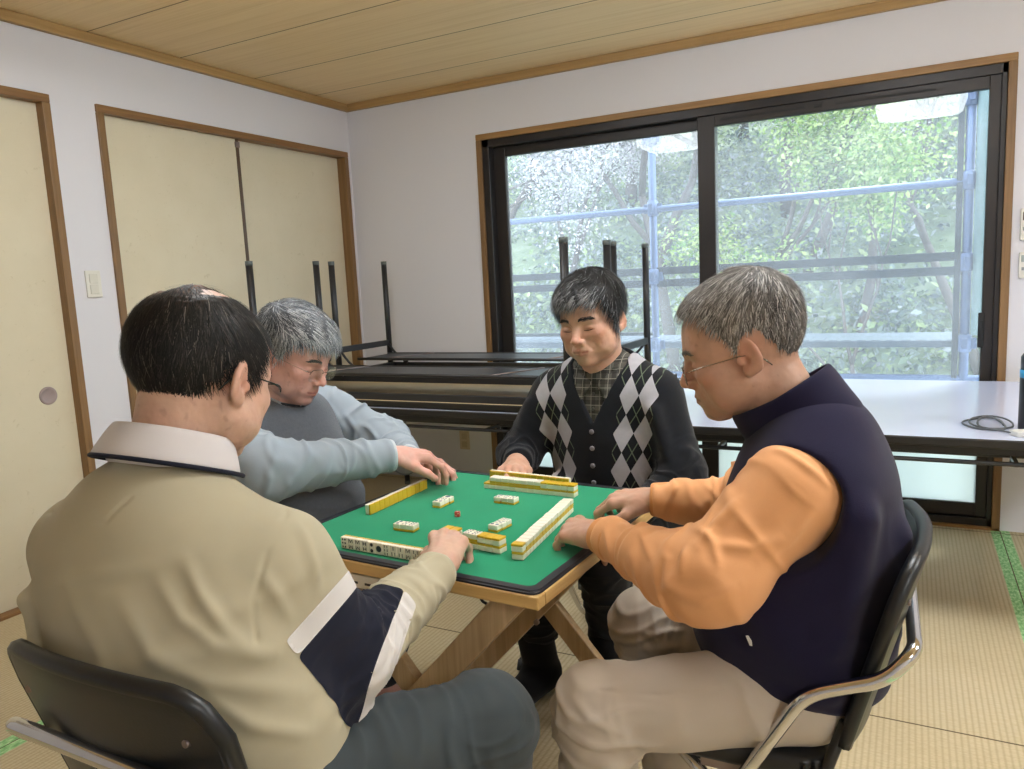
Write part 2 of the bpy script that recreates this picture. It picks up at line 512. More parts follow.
# ------------------------------------------------------------------ outside the window
def m_leaf(name, rough=.55, trans=.35):
    t = NT(name); a = t.attr('Col')
    d = t.n('BsdfPrincipled', i_Roughness=rough); t.t.links.new(a.outputs['Color'], d.inputs['Base Color'])
    tl = t.n('BsdfTranslucent'); t.t.links.new(a.outputs['Color'], tl.inputs[0])
    mx = t.n('MixShader', i_0=trans); t.t.links.new(d.outputs[0], mx.inputs[1]); t.t.links.new(tl.outputs[0], mx.inputs[2])
    t.t.links.new(mx.outputs[0], t.out.inputs[0]); return t.m
M_LEAF = m_leaf('leaf'); M_BLOSSOM = m_leaf('blossom', .7, .5)
M_BARK = simple('bark', '#5C5550', .9, var=.3, nscale=14, bump=.5, bscale=40)
M_STEEL = simple('galvanised_pipe', '#56678A', .42, .4, var=.1, nscale=25)
M_STEEL2 = simple('painted_brace', '#30373E', .5, .2, var=.1)
M_DECK = simple('deck_steel', '#5C6672', .5, .3, var=.08, nscale=60)

FRESH = ['#C6DC86', '#D8E896', '#B0CD72', '#95BA62', '#E2EFAC', '#7FA85A']
# slope behind the house
def ground_z(x, y):
    return -1.6 + max(0, y - 2.2) * .52 + .25 * math.sin(x * .9 + y * .4) + .15 * math.sin(2.1 * y - x)
bm = B(); nx, ny = 40, 40
vs = [[bm.verts.new((-16 + 30 * i / nx, .4 + 24 * j / ny, ground_z(-16 + 30 * i / nx, .4 + 24 * j / ny))) for i in range(nx + 1)] for j in range(ny + 1)]
for j in range(ny):
    for i in range(nx): bm.faces.new((vs[j][i], vs[j][i+1], vs[j+1][i+1], vs[j+1][i]))
t = NT('hillside_soil'); n = t.noise(t.obj(), 3.0, 6, .65); t.bsdf(t.ramp(n, [(.3, lin('#63705A')), (.5, lin('#808C70')), (.7, lin('#9AA08C'))]), .95, 0, t.bump(n, .8, .05))
h = obj('hillside', bm, t.m, smooth=True); h['kind'] = 'structure'

def leaves_mesh(name, cents, rad, n, size, palette, m, parent, squash=.75):
    """n small folded leaves scattered in soft clumps"""
    rg = RNG
    c = np.asarray(cents)[rg.integers(0, len(cents), n)]
    d = rg.normal(size=(n, 3)); d /= np.linalg.norm(d, axis=1, keepdims=True)
    r = rad * (rg.random((n, 1)) ** .45)
    P = c + d * r * np.array([1, 1, squash])
    a = rg.normal(size=(n, 3)); a /= np.linalg.norm(a, axis=1, keepdims=True)
    nrm = d * .4 + rg.normal(size=(n, 3)) * .5 + np.array([0, -.15, .55]); nrm /= np.linalg.norm(nrm, axis=1, keepdims=True)
    u = np.cross(a, nrm); u /= np.linalg.norm(u, axis=1, keepdims=True) + 1e-9
    w = np.cross(nrm, u)
    s = size * (.6 + .8 * rg.random((n, 1)))
    V = np.stack([P - u * s, P + w * s * .55 + nrm * s * .15, P + u * s, P - w * s * .55 + nrm * s * .15], 1).reshape(-1, 3)
    F = np.arange(n * 4).reshape(n, 4)
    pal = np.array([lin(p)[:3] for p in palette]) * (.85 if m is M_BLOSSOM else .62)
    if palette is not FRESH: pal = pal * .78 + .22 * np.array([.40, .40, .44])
    k = rg.integers(0, len(pal), n); cc = pal[k] * (.8 + .4 * rg.random((n, 1)))
    return np_mesh(name, V, F, np.repeat(cc, 4, 0), m, parent, smooth=False)

def grow(bm, p, d, L, r, depth, tips, spread=.55):
    n = 4; pts = [Vector(p)]; dd = Vector(d).normalized()
    for i in range(n):
        dd = (dd + Vector((random.gauss(0, .13), random.gauss(0, .13), random.gauss(.03, .08)))).normalized()
        pts.append(pts[-1] + dd * L / n)
    tube(bm, pts, [r * (1 - .5 * i / n) for i in range(n + 1)], 6)
    if depth == 0: tips.extend(tuple(p_) for p_ in pts[1:]); return
    if depth == 1: tips.append(tuple(pts[-1]))
    for k in range(3):
        e = (dd + Vector((random.gauss(0, spread), random.gauss(0, spread), random.gauss(.12, .35)))).normalized()
        grow(bm, pts[-1 - (k % 2)], e, L * random.uniform(.6, .8), r * .5, depth - 1, tips, spread)

def tree(name, label, x, y, hgt, rad, n, size, palette, m, bark_r=.09, lean=(0, 0), group=None, cat='tree'):
    z = ground_z(x, y)
    root = thing(name, label, cat, (x, y, z), group=group)
    random.seed(int(x * 100) + int(y * 37)); bm = B(); tips = []
    grow(bm, (0, 0, -.1), (lean[0], lean[1], 1), hgt * .42, bark_r, 3, tips)
    obj('trunk', bm, M_BARK, root)
    leaves_mesh('foliage', tips, rad, n, size, palette, m, root)
    return root
PINK = ['#FFFFFF', '#F6EEF2', '#EDE0E8', '#E4DAE0', '#D2C8D2', '#C6C8B8', '#A9B096', '#8E8A88']
GREEN = ['#97AF80', '#B2C694', '#7C9670', '#5C7560', '#C0D09E', '#8FA08C']
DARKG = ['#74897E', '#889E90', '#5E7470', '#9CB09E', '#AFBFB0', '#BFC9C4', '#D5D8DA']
SPEC = [
 ('cherry_tree', 'blossoming cherry tree with grey forked trunk close to the middle window stile', .88, 4.5, 6.0, .46, 30000, .017, PINK, M_BLOSSOM, .085, (.0, 0)),
 ('cherry_tree', 'blossoming cherry tree in the middle of the left window sash', -.45, 4.3, 4.6, .44, 30000, .017, PINK, M_BLOSSOM, .065, (.05, 0)),
 ('cherry_tree', 'pale cherry tree at the far left edge of the window view', -1.75, 5.0, 5.0, .50, 26000, .020, PINK, M_BLOSSOM, .07, (.1, 0)),
 ('cherry_tree', 'leaning cherry tree in bloom behind the left half of the right sash', 1.55, 4.7, 4.4, .46, 28000, .018, PINK, M_BLOSSOM, .06, (.3, -.05)),
 ('broadleaf_tree', 'fresh yellow-green tree behind the lower right of the window', 2.95, 4.1, 3.3, .34, 12000, .026, FRESH, M_LEAF, .04, (-.05, 0)),
 ('broadleaf_tree', 'mid-green tree rising behind the right window sash', 2.7, 6.4, 5.2, .62, 22000, .030, GREEN, M_LEAF, .08, (.1, 0)),
 ('broadleaf_tree', 'leafy green tree in the upper right corner of the window view', 4.0, 5.3, 5.2, .55, 20000, .028, GREEN, M_LEAF, .07, (-.12, 0)),
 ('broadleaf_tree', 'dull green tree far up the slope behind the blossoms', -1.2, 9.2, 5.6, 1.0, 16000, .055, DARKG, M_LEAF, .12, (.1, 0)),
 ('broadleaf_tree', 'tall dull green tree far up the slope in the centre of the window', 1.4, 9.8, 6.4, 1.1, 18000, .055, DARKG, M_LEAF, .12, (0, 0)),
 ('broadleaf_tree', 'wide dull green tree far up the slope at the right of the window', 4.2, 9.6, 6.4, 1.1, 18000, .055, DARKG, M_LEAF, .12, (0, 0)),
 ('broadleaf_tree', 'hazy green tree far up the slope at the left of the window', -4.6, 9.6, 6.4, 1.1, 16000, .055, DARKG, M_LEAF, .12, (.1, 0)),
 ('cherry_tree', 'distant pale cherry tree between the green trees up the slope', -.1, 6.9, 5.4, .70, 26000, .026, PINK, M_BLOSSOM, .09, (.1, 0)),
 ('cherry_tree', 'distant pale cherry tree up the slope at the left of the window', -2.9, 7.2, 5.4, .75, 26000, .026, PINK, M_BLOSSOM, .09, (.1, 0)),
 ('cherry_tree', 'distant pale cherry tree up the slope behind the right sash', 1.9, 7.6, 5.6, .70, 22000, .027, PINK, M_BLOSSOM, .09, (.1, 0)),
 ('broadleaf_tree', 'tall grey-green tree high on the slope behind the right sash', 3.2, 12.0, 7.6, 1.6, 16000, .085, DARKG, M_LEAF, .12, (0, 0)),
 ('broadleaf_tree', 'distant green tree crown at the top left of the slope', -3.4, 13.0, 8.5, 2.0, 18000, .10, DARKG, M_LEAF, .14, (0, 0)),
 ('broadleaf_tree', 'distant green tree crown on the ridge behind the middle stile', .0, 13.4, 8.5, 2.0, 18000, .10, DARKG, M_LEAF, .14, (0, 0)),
]
for s in SPEC: tree(*s, group='trees on the slope outside')
# leafy undergrowth all over the slope: one uncountable mass
ug = []
for k in range(1500):
    x, y = random.uniform(-7, 7), 2.4 + 10.5 * random.random() ** 1.3
    ug.append((x, y, ground_z(x, y) + .12 + .25 * random.random()))
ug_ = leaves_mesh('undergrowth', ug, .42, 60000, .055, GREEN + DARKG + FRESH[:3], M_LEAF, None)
tag(ug_, 'leafy green undergrowth covering the slope outside', 'undergrowth', kind='stuff')
SH = [(.1, 2.9, '#'), (1.2, 3.0, ''), (2.2, 3.1, ''), (3.9, 3.0, ''), (-1.2, 3.6, '')]
SHL = ['low green shrub at the foot of the slope, below the leftmost cherry tree', 'low green shrub at the foot of the slope, below the left window sash',
       'low green shrub at the foot of the slope, below the middle window stile', 'low green shrub at the foot of the slope, beside the scaffold post',
       'low green shrub at the foot of the slope, at the far left']
for (x, y, _), lab in zip(SH, SHL):
    r = thing('shrub', lab, 'shrub', (x, y, ground_z(x, y)), group='shrubs at the foot of the slope')
    bm = B(); tips = []
    for k in range(4): grow(bm, (0, 0, -.05), (random.gauss(0, .4), random.gauss(0, .4), 1), .7, .02, 1, tips)
    obj('stem', bm, M_BARK, r)
    leaves_mesh('foliage', tips, .42, 2600, .04, GREEN + DARKG, M_LEAF, r)

# scaffold: one assembled structure of pipes, brace bars and a deck
YS = .85
sc = thing('scaffold', 'galvanised steel scaffold with pipe rails and a deck outside the window', 'scaffold', (1.75, YS, -1.6))
def sp(name, bm, m): 
    o = obj(name, bm, m); o.data.transform(Matrix.Translation((-1.75, -YS, 1.6))); o.parent = sc; return o
def post(x, y, r=.0243, z1=3.4):
    bm = B(); tube(bm, [(x, y, ground_z(x, y) - .05), (x, y, z1)], r, 12)
    for z in (.35, .80, 1.25, 1.69, 2.13, 2.6):
        lathe(bm, [(r, -.05), (r + .012, -.045), (r + .012, .045), (r, .05)], (x, y, z), 12)
        for a in range(4):
            dx, dy = math.cos(a * PI/2), math.sin(a * PI/2)
            box(bm, (x + dx * .045 - .014, y + dy * .045 - .014, z - .03), (x + dx * .045 + .014, y + dy * .045 + .014, z + .03), .003)
    return sp('post', bm, M_STEEL)
post(1.765, YS); post(3.535, YS); post(-.05, YS)
bm = B(); tube(bm, [(3.60, YS - .03, .85), (3.60, YS - .03, 3.3)], .038, 12); sp('post', bm, simple('mesh_sleeve', '#7E9496', .7, var=.2))
bm = B(); box(bm, (3.475, YS - .02, -1.0), (3.505, YS + .02, 3.3), .004); sp('brace_bar', bm, M_STEEL2)
bm = B(); tube(bm, [(-1.2, YS, 1.685), (4.6, YS, 1.685)], .0215, 10); sp('rail', bm, M_STEEL)
bm = B(); box(bm, (-1.2, YS - .02, .862), (1.76, YS + .02, .884), .003); sp('brace_bar', bm, M_STEEL2)
for z in (1.205, 1.285):
    bm = B(); box(bm, (-1.2, YS - .012, z - .024), (3.52, YS + .012, z + .024), .003)
    for x in (.62, 1.3, 2.45, 3.1):
        lathe(bm, [(.012, -.02), (.012, .02)], (x, YS, z), 10, M=Matrix.Rotation(PI/2, 4, 'X'))
    sp('brace_bar', bm, M_STEEL2)
bm = B()
box(bm, (-1.2, YS + .02, .775), (3.50, YS + .30, .815), .004)
for k in range(60):
    x = -1.15 + k * .078
    box(bm, (x, YS + .03, .815), (x + .05, YS + .29, .8185))
sp('deck', bm, M_DECK)
bm = B(); box(bm, (-1.2, YS + .32, .775), (3.50, YS + .60, .815), .004); sp('deck', bm, M_DECK)
bm = B(); tube(bm, [(-1.2, YS, .60), (4.6, YS, .60)], .0215, 10); sp('rail', bm, M_STEEL)
# ------------------------------------------------------------------ folding tables by the window
M_TOPW = simple('white_melamine', '#C8CEE4', .14, var=.015, nscale=8, spec=.6)
M_UNDER = simple('beige_chipboard', '#CDB690', .6, var=.08, nscale=60)
M_EDGE = simple('black_edge_band', '#1B1917', .45)
M_FRAME = simple('dark_steel_frame', '#2F2F31', .42, .3, var=.1)
M_TRAY = simple('dark_steel_tray', '#3B3E42', .38, .4, var=.08)
M_CAP = simple('grey_leg_cap', '#565C5A', .5)

def folding_table(label, x0, x1, y0, y1, base, H, flip, group, tray):
    """four-legged folding table; flip = lying upside down on its top, legs in the air"""
    T = thing('folding_table', label, 'table', ((x0 + x1)/2, (y0 + y1)/2, base), group=group)
    L, D = x1 - x0, y1 - y0
    f = (lambda z: H - z) if flip else (lambda z: z)
    def bx(bm, lo, hi, bev=.002, mat=0):
        a, b = f(lo[2]), f(hi[2])
        box(bm, (lo[0], lo[1], min(a, b)), (hi[0], hi[1], max(a, b)), bev, mat=mat)
    bm = B(); bx(bm, (-L/2 + .004, -D/2 + .004, H - .012), (L/2 - .004, D/2 - .004, H), .0015)
    bx(bm, (-L/2 + .004, -D/2 + .004, H - .026), (L/2 - .004, D/2 - .004, H - .012), .0, mat=1)
    obj('tabletop', bm, [M_TOPW, M_UNDER], T)
    bm = B()
    for s in (-1, 1):
        bx(bm, (-L/2, s * D/2 - .006, H - .029), (L/2, s * D/2 + .006, H - .001), .004)
        bx(bm, (s * L/2 - .006, -D/2, H - .029), (s * L/2 + .006, D/2, H - .001), .004)
    obj('edge_band', bm, M_EDGE, T)
    for s in (-1, 1):
        bm = B(); bx(bm, (-L/2 + .05, s * (D/2 - .045) - .012, H - .056), (L/2 - .05, s * (D/2 - .045) + .012, H - .026)); obj('rail', bm, M_FRAME, T)
    ly, lx = D/2 - .07, L/2 - .07
    for sx in (-1, 1):
        bm = B(); bx(bm, (sx * lx - .02, -D/2 + .05, H - .056), (sx * lx + .02, D/2 - .05, H - .030)); obj('rail', bm, M_FRAME, T)
        bm = B(); bx(bm, (sx * lx - .009, -ly, H - .20), (sx * lx + .009, ly, H - .165)); obj('crossbar', bm, M_FRAME, T)
        for sy in (-1, 1):
            bm = B(); tube(bm, [(sx * lx, sy * ly, f(.012)), (sx * lx, sy * ly, f(H - .05))], .0175, 10)
            leg = obj('leg', bm, M_FRAME, T)
            bm = B(); tube(bm, [(sx * lx, sy * ly, f(0)), (sx * lx, sy * ly, f(.022))], .0185, 10); obj('foot_cap', bm, M_CAP, leg)
            bm = B()
            tube(bm, rounded_path([(sx * lx, sy * (ly - .015), f(H - .185)), (sx * (lx - .05), sy * (ly - .015), f(H - .12)), (sx * (lx - .13), sy * (ly - .015), f(H - .06))], .04), .007, 8)
            lathe(bm, [(.014, -.008), (.014, .008)], (sx * (lx - .13), sy * (ly - .015), f(H - .066)), 12, M=Matrix.Rotation(PI/2, 4, 'X'))
            obj('folding_brace', bm, M_FRAME, T)
    if tray:
        bm = B(); bx(bm, (-L/2 + .15, -.14, H - .125), (L/2 - .15, .14, H - .118), .001); obj('tray', bm, M_TRAY, T)
        for s in (-1, 1):
            bm = B(); tube(bm, [(-L/2 + .13, s * .145, f(H - .122)), (L/2 - .13, s * .145, f(H - .122))], .008, 8); obj('tray_rod', bm, M_FRAME, T)
        bm = B()
        for q in (-.5, .5):
            bm = B(); tube(bm, [(q - .06, -.14, f(H - .127)), (q + .06, .14, f(H - .127))], .0035, 6)
            obj('tray_wire', bm, M_PULL, T)
    else:
        for s in (-D/2 + .03, -D/2 + .15, D/2 - .15):
            bm = B(); tube(bm, [(-L/2 + .1, s, f(H - .082)), (L/2 - .1, s, f(H - .082))], .0075, 8); obj('shelf_rod', bm, M_FRAME, T)
        for q in (-.45, .45):
            bm = B(); box(bm, (q - .006, -D/2 + .025, f(H - .089)), (q + .006, D/2 - .14, f(H - .075)), .001)
            box(bm, (q - .006, -D/2 + .14, f(H - .105)), (q + .006, -D/2 + .152, f(H - .026)), .001)
            obj('shelf_hanger', bm, M_FRAME, T)
    return T
ZL, ZR = .735, .718
folding_table('wide white-topped folding table before the window, coiled cable on it', 2.20, 4.02, -1.385, -.085, 0, ZR, False, 'folding tables along the window', False)
folding_table('upright folding table at the front of the left stack, another upturned on it', .33, 2.16, -1.385, -.745, 0, ZL, False, 'folding tables along the window', False)
folding_table('upright folding table in the left corner against the wall, another upturned on it', .33, 2.16, -.735, -.095, 0, ZL, False, 'folding tables along the window', False)
folding_table('upturned folding table, legs in the air, front one of the left stack', .30, 2.13, -1.375, -.755, ZL + .002, .69, True, 'folding tables along the window', True)
folding_table('upturned folding table, legs in the air, rear one beside the wall', .27, 2.10, -.735, -.105, ZL + .002, .69, True, 'folding tables along the window', True)

# things on the white table
M_BLKP = simple('black_plastic', '#17181B', .35)
b_ = thing('vacuum_flask', 'black flask with a blue band at the right end of the white table', 'flask', (3.615, -1.215, ZR))
bm = B(); lathe(bm, [(.038, 0), (.041, .004), (.041, .165), (.040, .17)], (0, 0, 0), 28); obj('flask_body', bm, M_BLKP, b_)
bm = B(); lathe(bm, [(.0415, .170), (.0415, .195)], (0, 0, 0), 28); obj('blue_band', bm, simple('blue_band', '#2E9BD0', .4), b_)
bm = B(); lathe(bm, [(.040, .195), (.040, .235), (.034, .245), (.001, .247)], (0, 0, 0), 28); obj('flask_cap', bm, M_BLKP, b_)
bm = B()
pts = []
for k in range(70):
    a = k / 69 * 2 * PI * 2.6
    rx = .060 + .022 * math.sin(k * .13); ry = .11 + .03 * math.cos(k * .21)
    pts.append((3.49 + rx * math.cos(a) * .85 + k * .0003, -1.165 + ry * math.sin(a), ZR + .004 + .0012 * math.floor(a / (2 * PI)) + .002 * abs(math.sin(a * 1.5))))
pts += [(3.52, -1.26, ZR + .005), (3.55, -1.31, ZR + .008), (3.565, -1.30, ZR + .012)]
tube(bm, pts, .0032, 6)
tag(obj('power_cable', bm, simple('grey_cable', '#4C4F52', .5), smooth=True), 'thin dark cable coiled loosely on the white table', 'cable')
p_ = thing('power_adapter', 'flat pale adapter lying beside the cable on the white table', 'adapter', (3.585, -1.305, ZR), .35)
bm = B(); prism(bm, rrect(.075, .05, .008), 0, .016, bev=.003); obj('adapter_body', bm, simple('adapter_grey', '#C9C9C4', .4), p_)
bm = B(); box(bm, (.0372, -.015, .004), (.0455, .015, .012), .001); obj('plug_end', bm, simple('red_plug', '#8E5A50', .5), p_)

# ------------------------------------------------------------------ mahjong table
TX, TY, TA, TS, TH = 2.340, -2.517, -.0578, .7095, .700
M_OAK = wood('pine_wood', '#B98F52', '#D9B678', 1)
M_OAKX = wood('pine_wood_x', '#B98F52', '#D9B678', 0)
M_LEG = wood('leg_wood', '#A88A62', '#D0B48C', 2, .8)
def m_felt():
    t = NT('green_felt'); v = t.obj()
    n = t.noise(v, 700, 3, .7); b = t.noise(v, 7, 3)
    c = t.mix(b, lin('#0B8059'), lin('#0F926A')); c = t.mix(t.math('MULTIPLY', n, .22), c, lin('#0A6E44'))
    t.bsdf(c, .9, 0, t.bump(n, .25, .0006), spec=.15, sheen=.15); return t.m
mt = thing('mahjong_table', 'square wooden folding mahjong table with crossed legs between the four men', 'table', (TX, TY, 0), TA)
h = TS / 2
bm = B()
for s in (-1, 1):
    box(bm, (-h, s * h - (.03 if s > 0 else 0), TH - .030), (h, s * h + (.03 if s < 0 else 0), TH - .004), .003)
box(bm, (-h + .03, -h + .03, TH - .024), (h - .03, h - .03, TH - .010))
fr_ = obj('table_frame', bm, M_OAKX, mt)
for s in (-1, 1):
    bm = B(); box(bm, (min(s*h, s*(h-.03)), -h + .03, TH - .030), (max(s*h, s*(h-.03)), h - .03, TH - .004), .003)
    obj('side_rim', bm, M_OAK, mt)
bm = B()
for i in (0, 2):
    M = Matrix.Rotation(i * PI/2, 4, 'Z')
    box(bm2 := B(), (-.30, -h + .016, TH - .070), (-.02, -h + .03, TH - .030), .002); join(bm, bm2, None, M)
obj('apron', bm, wood('apron_pale_wood', '#C9B08A', '#E2CDA8', 0), mt)
for i in (0, 2):
    M = Matrix.Rotation(i * PI/2, 4, 'Z'); bm = B()
    box(b2 := B(), (-.29, -h + .008, TH - .066), (-.03, -h + .017, TH - .036), .002); join(bm, b2, None, M)
    d_ = obj('point_stick_drawer', bm, simple('drawer_ivory', '#D9D2C2', .5), mt)
    bm = B()
    for k in range(6):
        box(b2 := B(), (-.28 + k * .042, -h + .0065, TH - .056), (-.258 + k * .042, -h + .010, TH - .051), .0005); join(bm, b2, None, M)
    obj('drawer_slot', bm, M_BLKP, d_)
bm = B(); prism(bm, rrect(TS - .006, TS - .006, .022), TH - .004, TH + .001, bev=.001)
edge_ = obj('mat_edging', bm, simple('mat_black_vinyl', '#22222A', .45, var=.1), mt)
bm = B()
out_, in_ = rrect(TS - .008, TS - .008, .022), rrect(TS - .05, TS - .05, .012)
n_ = len(out_)
vo = [bm.verts.new((x, y, TH)) for x, y in out_]; vi = [bm.verts.new((x, y, TH)) for x, y in in_]
vo2 = [bm.verts.new((x, y, TH + .0045)) for x, y in rrect(TS - .012, TS - .012, .020)]; vi2 = [bm.verts.new((x, y, TH + .0045)) for x, y in rrect(TS - .046, TS - .046, .014)]
for a, b in ((vo, vo2), (vo2, vi2), (vi2, vi)):
    for i in range(n_): bm.faces.new((a[i], a[(i+1) % n_], b[(i+1) % n_], b[i]))
obj('edge_lip', bm, simple('mat_black_vinyl', '#22222A', .45), edge_)
bm = B(); prism(bm, rrect(TS - .048, TS - .048, .012), TH + .0005, TH + .003); obj('felt_mat', bm, m_felt(), mt)
ZT = TH + .0032
# crossed legs: two X frames parallel to the near edge
for sy in (-1, 1):
    yy = sy * .285
    for d_, off in ((1, -.017), (-1, .017)):
        bm = B(); beam(bm, (d_ * .275, yy + off, TH - .035), (-d_ * .335, yy + off, .0), .024, .058, up=(0, 1, 0) if False else (1, 0, .0), bev=.003)
        lg = obj('leg', bm, M_LEG, mt)
        bm = B(); lathe(bm, [(.008, -.004), (.008, .004)], (-.03 * d_ * 0, yy + off * 2.2, TH * .5 - .03), 12, M=Matrix.Rotation(PI/2, 4, 'X')); obj('pivot_bolt', bm, M_PULL, lg)
for (x, z, y) in ((-.29, .075, .265), (.29, .075, .265)):
    bm = B(); beam(bm, (x, -y, z), (x, y, z), .045, .022, bev=.003); obj('stretcher', bm, M_OAK, mt)
bm = B()
for x in (.20, .235): tube(bm, rounded_path([(x, -h + .045, TH - .03), (x, -h + .045, TH - .055), (x + .012, -h + .045, TH - .06)], .006), .003, 6)
obj('leg_catch', bm, M_BLKP, mt)

# ------------------------------------------------------------------ mahjong tiles
M_IVORY = simple('tile_ivory', '#E9E4D2', .28, var=.02, coat=.2)
M_YEL = simple('tile_yellow_back', '#D2AC2C', .3, var=.06, coat=.2)
M_INK = simple('tile_ink', '#20242A', .4)
M_INKB = simple('tile_ink_blue', '#3A4C6C', .4)
TWD, TLN, TTH = .0194, .0262, .0165
bm = B(); box(bm, (-TWD/2, -TLN/2, -TTH/2 + .0052), (TWD/2, TLN/2, TTH/2), .0022, 3); me_front = bpy.data.meshes.new('tile_body'); bm.to_mesh(me_front); bm.free(); me_front.materials.append(M_IVORY)
bm = B(); box(bm, (-TWD/2, -TLN/2, -TTH/2), (TWD/2, TLN/2, -TTH/2 + .0054), .0018, 3); me_back = bpy.data.meshes.new('tile_back'); bm.to_mesh(me_back); bm.free(); me_back.materials.append(M_YEL)
def bars(spec):
    """marks on the face: ('b',x,y,w,h,rot) bar or ('c',x,y,r) ring in units of the face (-1..1)"""
    bm = B(); zt = TTH/2
    for s in spec:
        if s[0] == 'b':
            _, x, y, w_, h_, r_ = s
            c = (x * TWD * .5, y * TLN * .5, zt)
            box(bm, (c[0] - w_*TWD/4, c[1] - h_*TLN/4, zt - .0006), (c[0] + w_*TWD/4, c[1] + h_*TLN/4, zt + .00025), .0, rot=Matrix.Rotation(r_, 3, 'Z'))
        else:
            _, x, y, r_ = s
            lathe(bm, [(r_ * TWD/2, -.0006), (r_ * TWD/2, .00025)], (x * TWD/2, y * TLN/2, zt), 14)
    return bm
W_ = [('b', -.5, .5, .14, .6, 0), ('b', -.17, .5, .14, .62, .5), ('b', .17, .5, .14, .62, -.5), ('b', .5, .5, .14, .6, 0)]
FACES = {
 'eight_bamboo': W_ + [('b', -.5, -.5, .14, .6, 0), ('b', -.17, -.5, .14, .62, -.5), ('b', .17, -.5, .14, .62, .5), ('b', .5, -.5, .14, .6, 0)],
 'four_bamboo': [('b', x, y, .2, .55, 0) for x in (-.36, .36) for y in (-.45, .45)] + [('b', 0, y, .9, .12, 0) for y in (-.45, .45)],
 'six_dots': [('c', x, y, .22) for x in (-.36, .36) for y in (-.62, 0, .62)],
 'two_dots': [('c', 0, .5, .42), ('c', 0, -.5, .42)],
 'one_dot': [('c', 0, 0, .72)],
 'six_bamboo': [('b', x, y, .16, .42, 0) for x in (-.35, .35) for y in (-.62, 0, .62)],
 'three_bamboo': [('b', 0, .48, .18, .6, 0), ('b', -.4, -.45, .18, .6, 0), ('b', .4, -.45, .18, .6, 0)],
 'five_bamboo': [('b', x, y, .18, .55, 0) for x in (-.48, .48) for y in (-.5, .5)] + [('b', 0, 0, .18, .55, 0)],
 'character': [('b', 0, .62, .9, .12, 0), ('b', 0, .38, .5, .12, 0), ('b', 0, -.1, .9, .12, 0), ('b', 0, -.35, .13, .9, 0), ('b', -.3, -.5, .13, .5, -.5), ('b', .3, -.5, .13, .5, .5)],
}
ME_FACE = {}
for k, s in FACES.items():
    for ink, mm in (('', M_INK), ('_blue', M_INKB)):
        bm = bars(s); me = bpy.data.meshes.new('face_marking'); bm.to_mesh(me); bm.free(); me.materials.append(mm); ME_FACE[k + ink] = me
CT, ST = math.cos(TA), math.sin(TA)
def tile(x, y, z, rz, pose, label, group, face=None, tilt=0.):
    """pose: up (face up), down (back up), stand (face looks along the row's local -y)"""
    o = bpy.data.objects.new('mahjong_tile', None); COL.objects.link(o); tag(o, label, 'mahjong tile', group)
    Rm = Matrix.Rotation(rz, 3, 'Z')
    if pose == 'down': Rm = Rm @ Matrix.Rotation(PI, 3, 'Y')
    if pose == 'stand': Rm = Rm @ Matrix.Rotation(PI/2 + tilt, 3, 'X')
    o.matrix_world = Matrix.Translation((x, y, z)) @ Rm.to_4x4()
    for nm, me in (('tile_body', me_front), ('tile_back', me_back)):
        c = bpy.data.objects.new(nm, me); COL.objects.link(c); c.parent = o
    if face:
        c = bpy.data.objects.new('face_marking', ME_FACE[face]); COL.objects.link(c); c.parent = o
    return o
ORD = ['first', 'second', 'third', 'fourth', 'fifth', 'sixth', 'seventh', 'eighth', 'ninth', 'tenth', 'eleventh', 'twelfth', 'thirteenth', 'fourteenth', 'fifteenth', 'sixteenth', 'seventeenth', 'eighteenth']
JT = lambda s=.0006: random.uniform(-s, s)
PIT = .0197
# hand of the man in the beige shirt: faces look to him, at the near edge
fl = ['six_dots', 'eight_bamboo', 'eight_bamboo', 'four_bamboo', 'two_dots', 'one_dot', 'six_bamboo', 'three_bamboo', 'three_bamboo', 'eight_bamboo', 'five_bamboo', 'five_bamboo', 'character']
for i, fc in enumerate(fl):
    tile(2.172 + i * PIT * .9994, -2.8165 - i * PIT * .05, ZT + TLN/2, -.05 + JT(.01), 'stand',
         f'mahjong tile standing face-out at the near table edge, {ORD[i]} from the left end', 'hand tiles of the man in the beige shirt', fc)
# hand of the man in the grey sweater: yellow backs look to the table centre
for i in range(13):
    tile(2.066 + JT(), -2.598 + i * PIT, ZT + TLN/2, -PI/2 + JT(.012), 'stand',
         f'yellow-backed standing mahjong tile in the row by the grey sweater, {ORD[i]} from its near end', 'hand tiles of the man in the grey sweater')
# hand of the man in the cardigan: yellow backs look to the camera side
for i in range(13):
    tile(2.206 + i * PIT, -2.205 - i * PIT * .075 + JT(), ZT + TLN/2, PI - .075 + JT(.01), 'stand',
         f'yellow-backed standing mahjong tile by the argyle cardigan, {ORD[i]} from the left end', 'hand tiles of the man in the cardigan')
# wall in front of him, two tiles high
for i in range(14):
    x, y = 2.236 + i * PIT, -2.288 - i * PIT * .035
    tile(x, y, ZT + TTH/2, -.035, 'down', f'lower mahjong tile of the wall before the argyle cardigan, {ORD[i]} from left', 'wall tiles before the man in the cardigan')
    if i > 0:
        up_ = i < 9
        tile(x + JT(), y + JT(), ZT + TTH * 1.5 + .0003, -.035 + JT(.02), 'up' if up_ else 'down',
             f'upper {"white" if up_ else "yellow"} mahjong tile before the argyle cardigan, {ORD[i]} from left', 'wall tiles before the man in the cardigan')
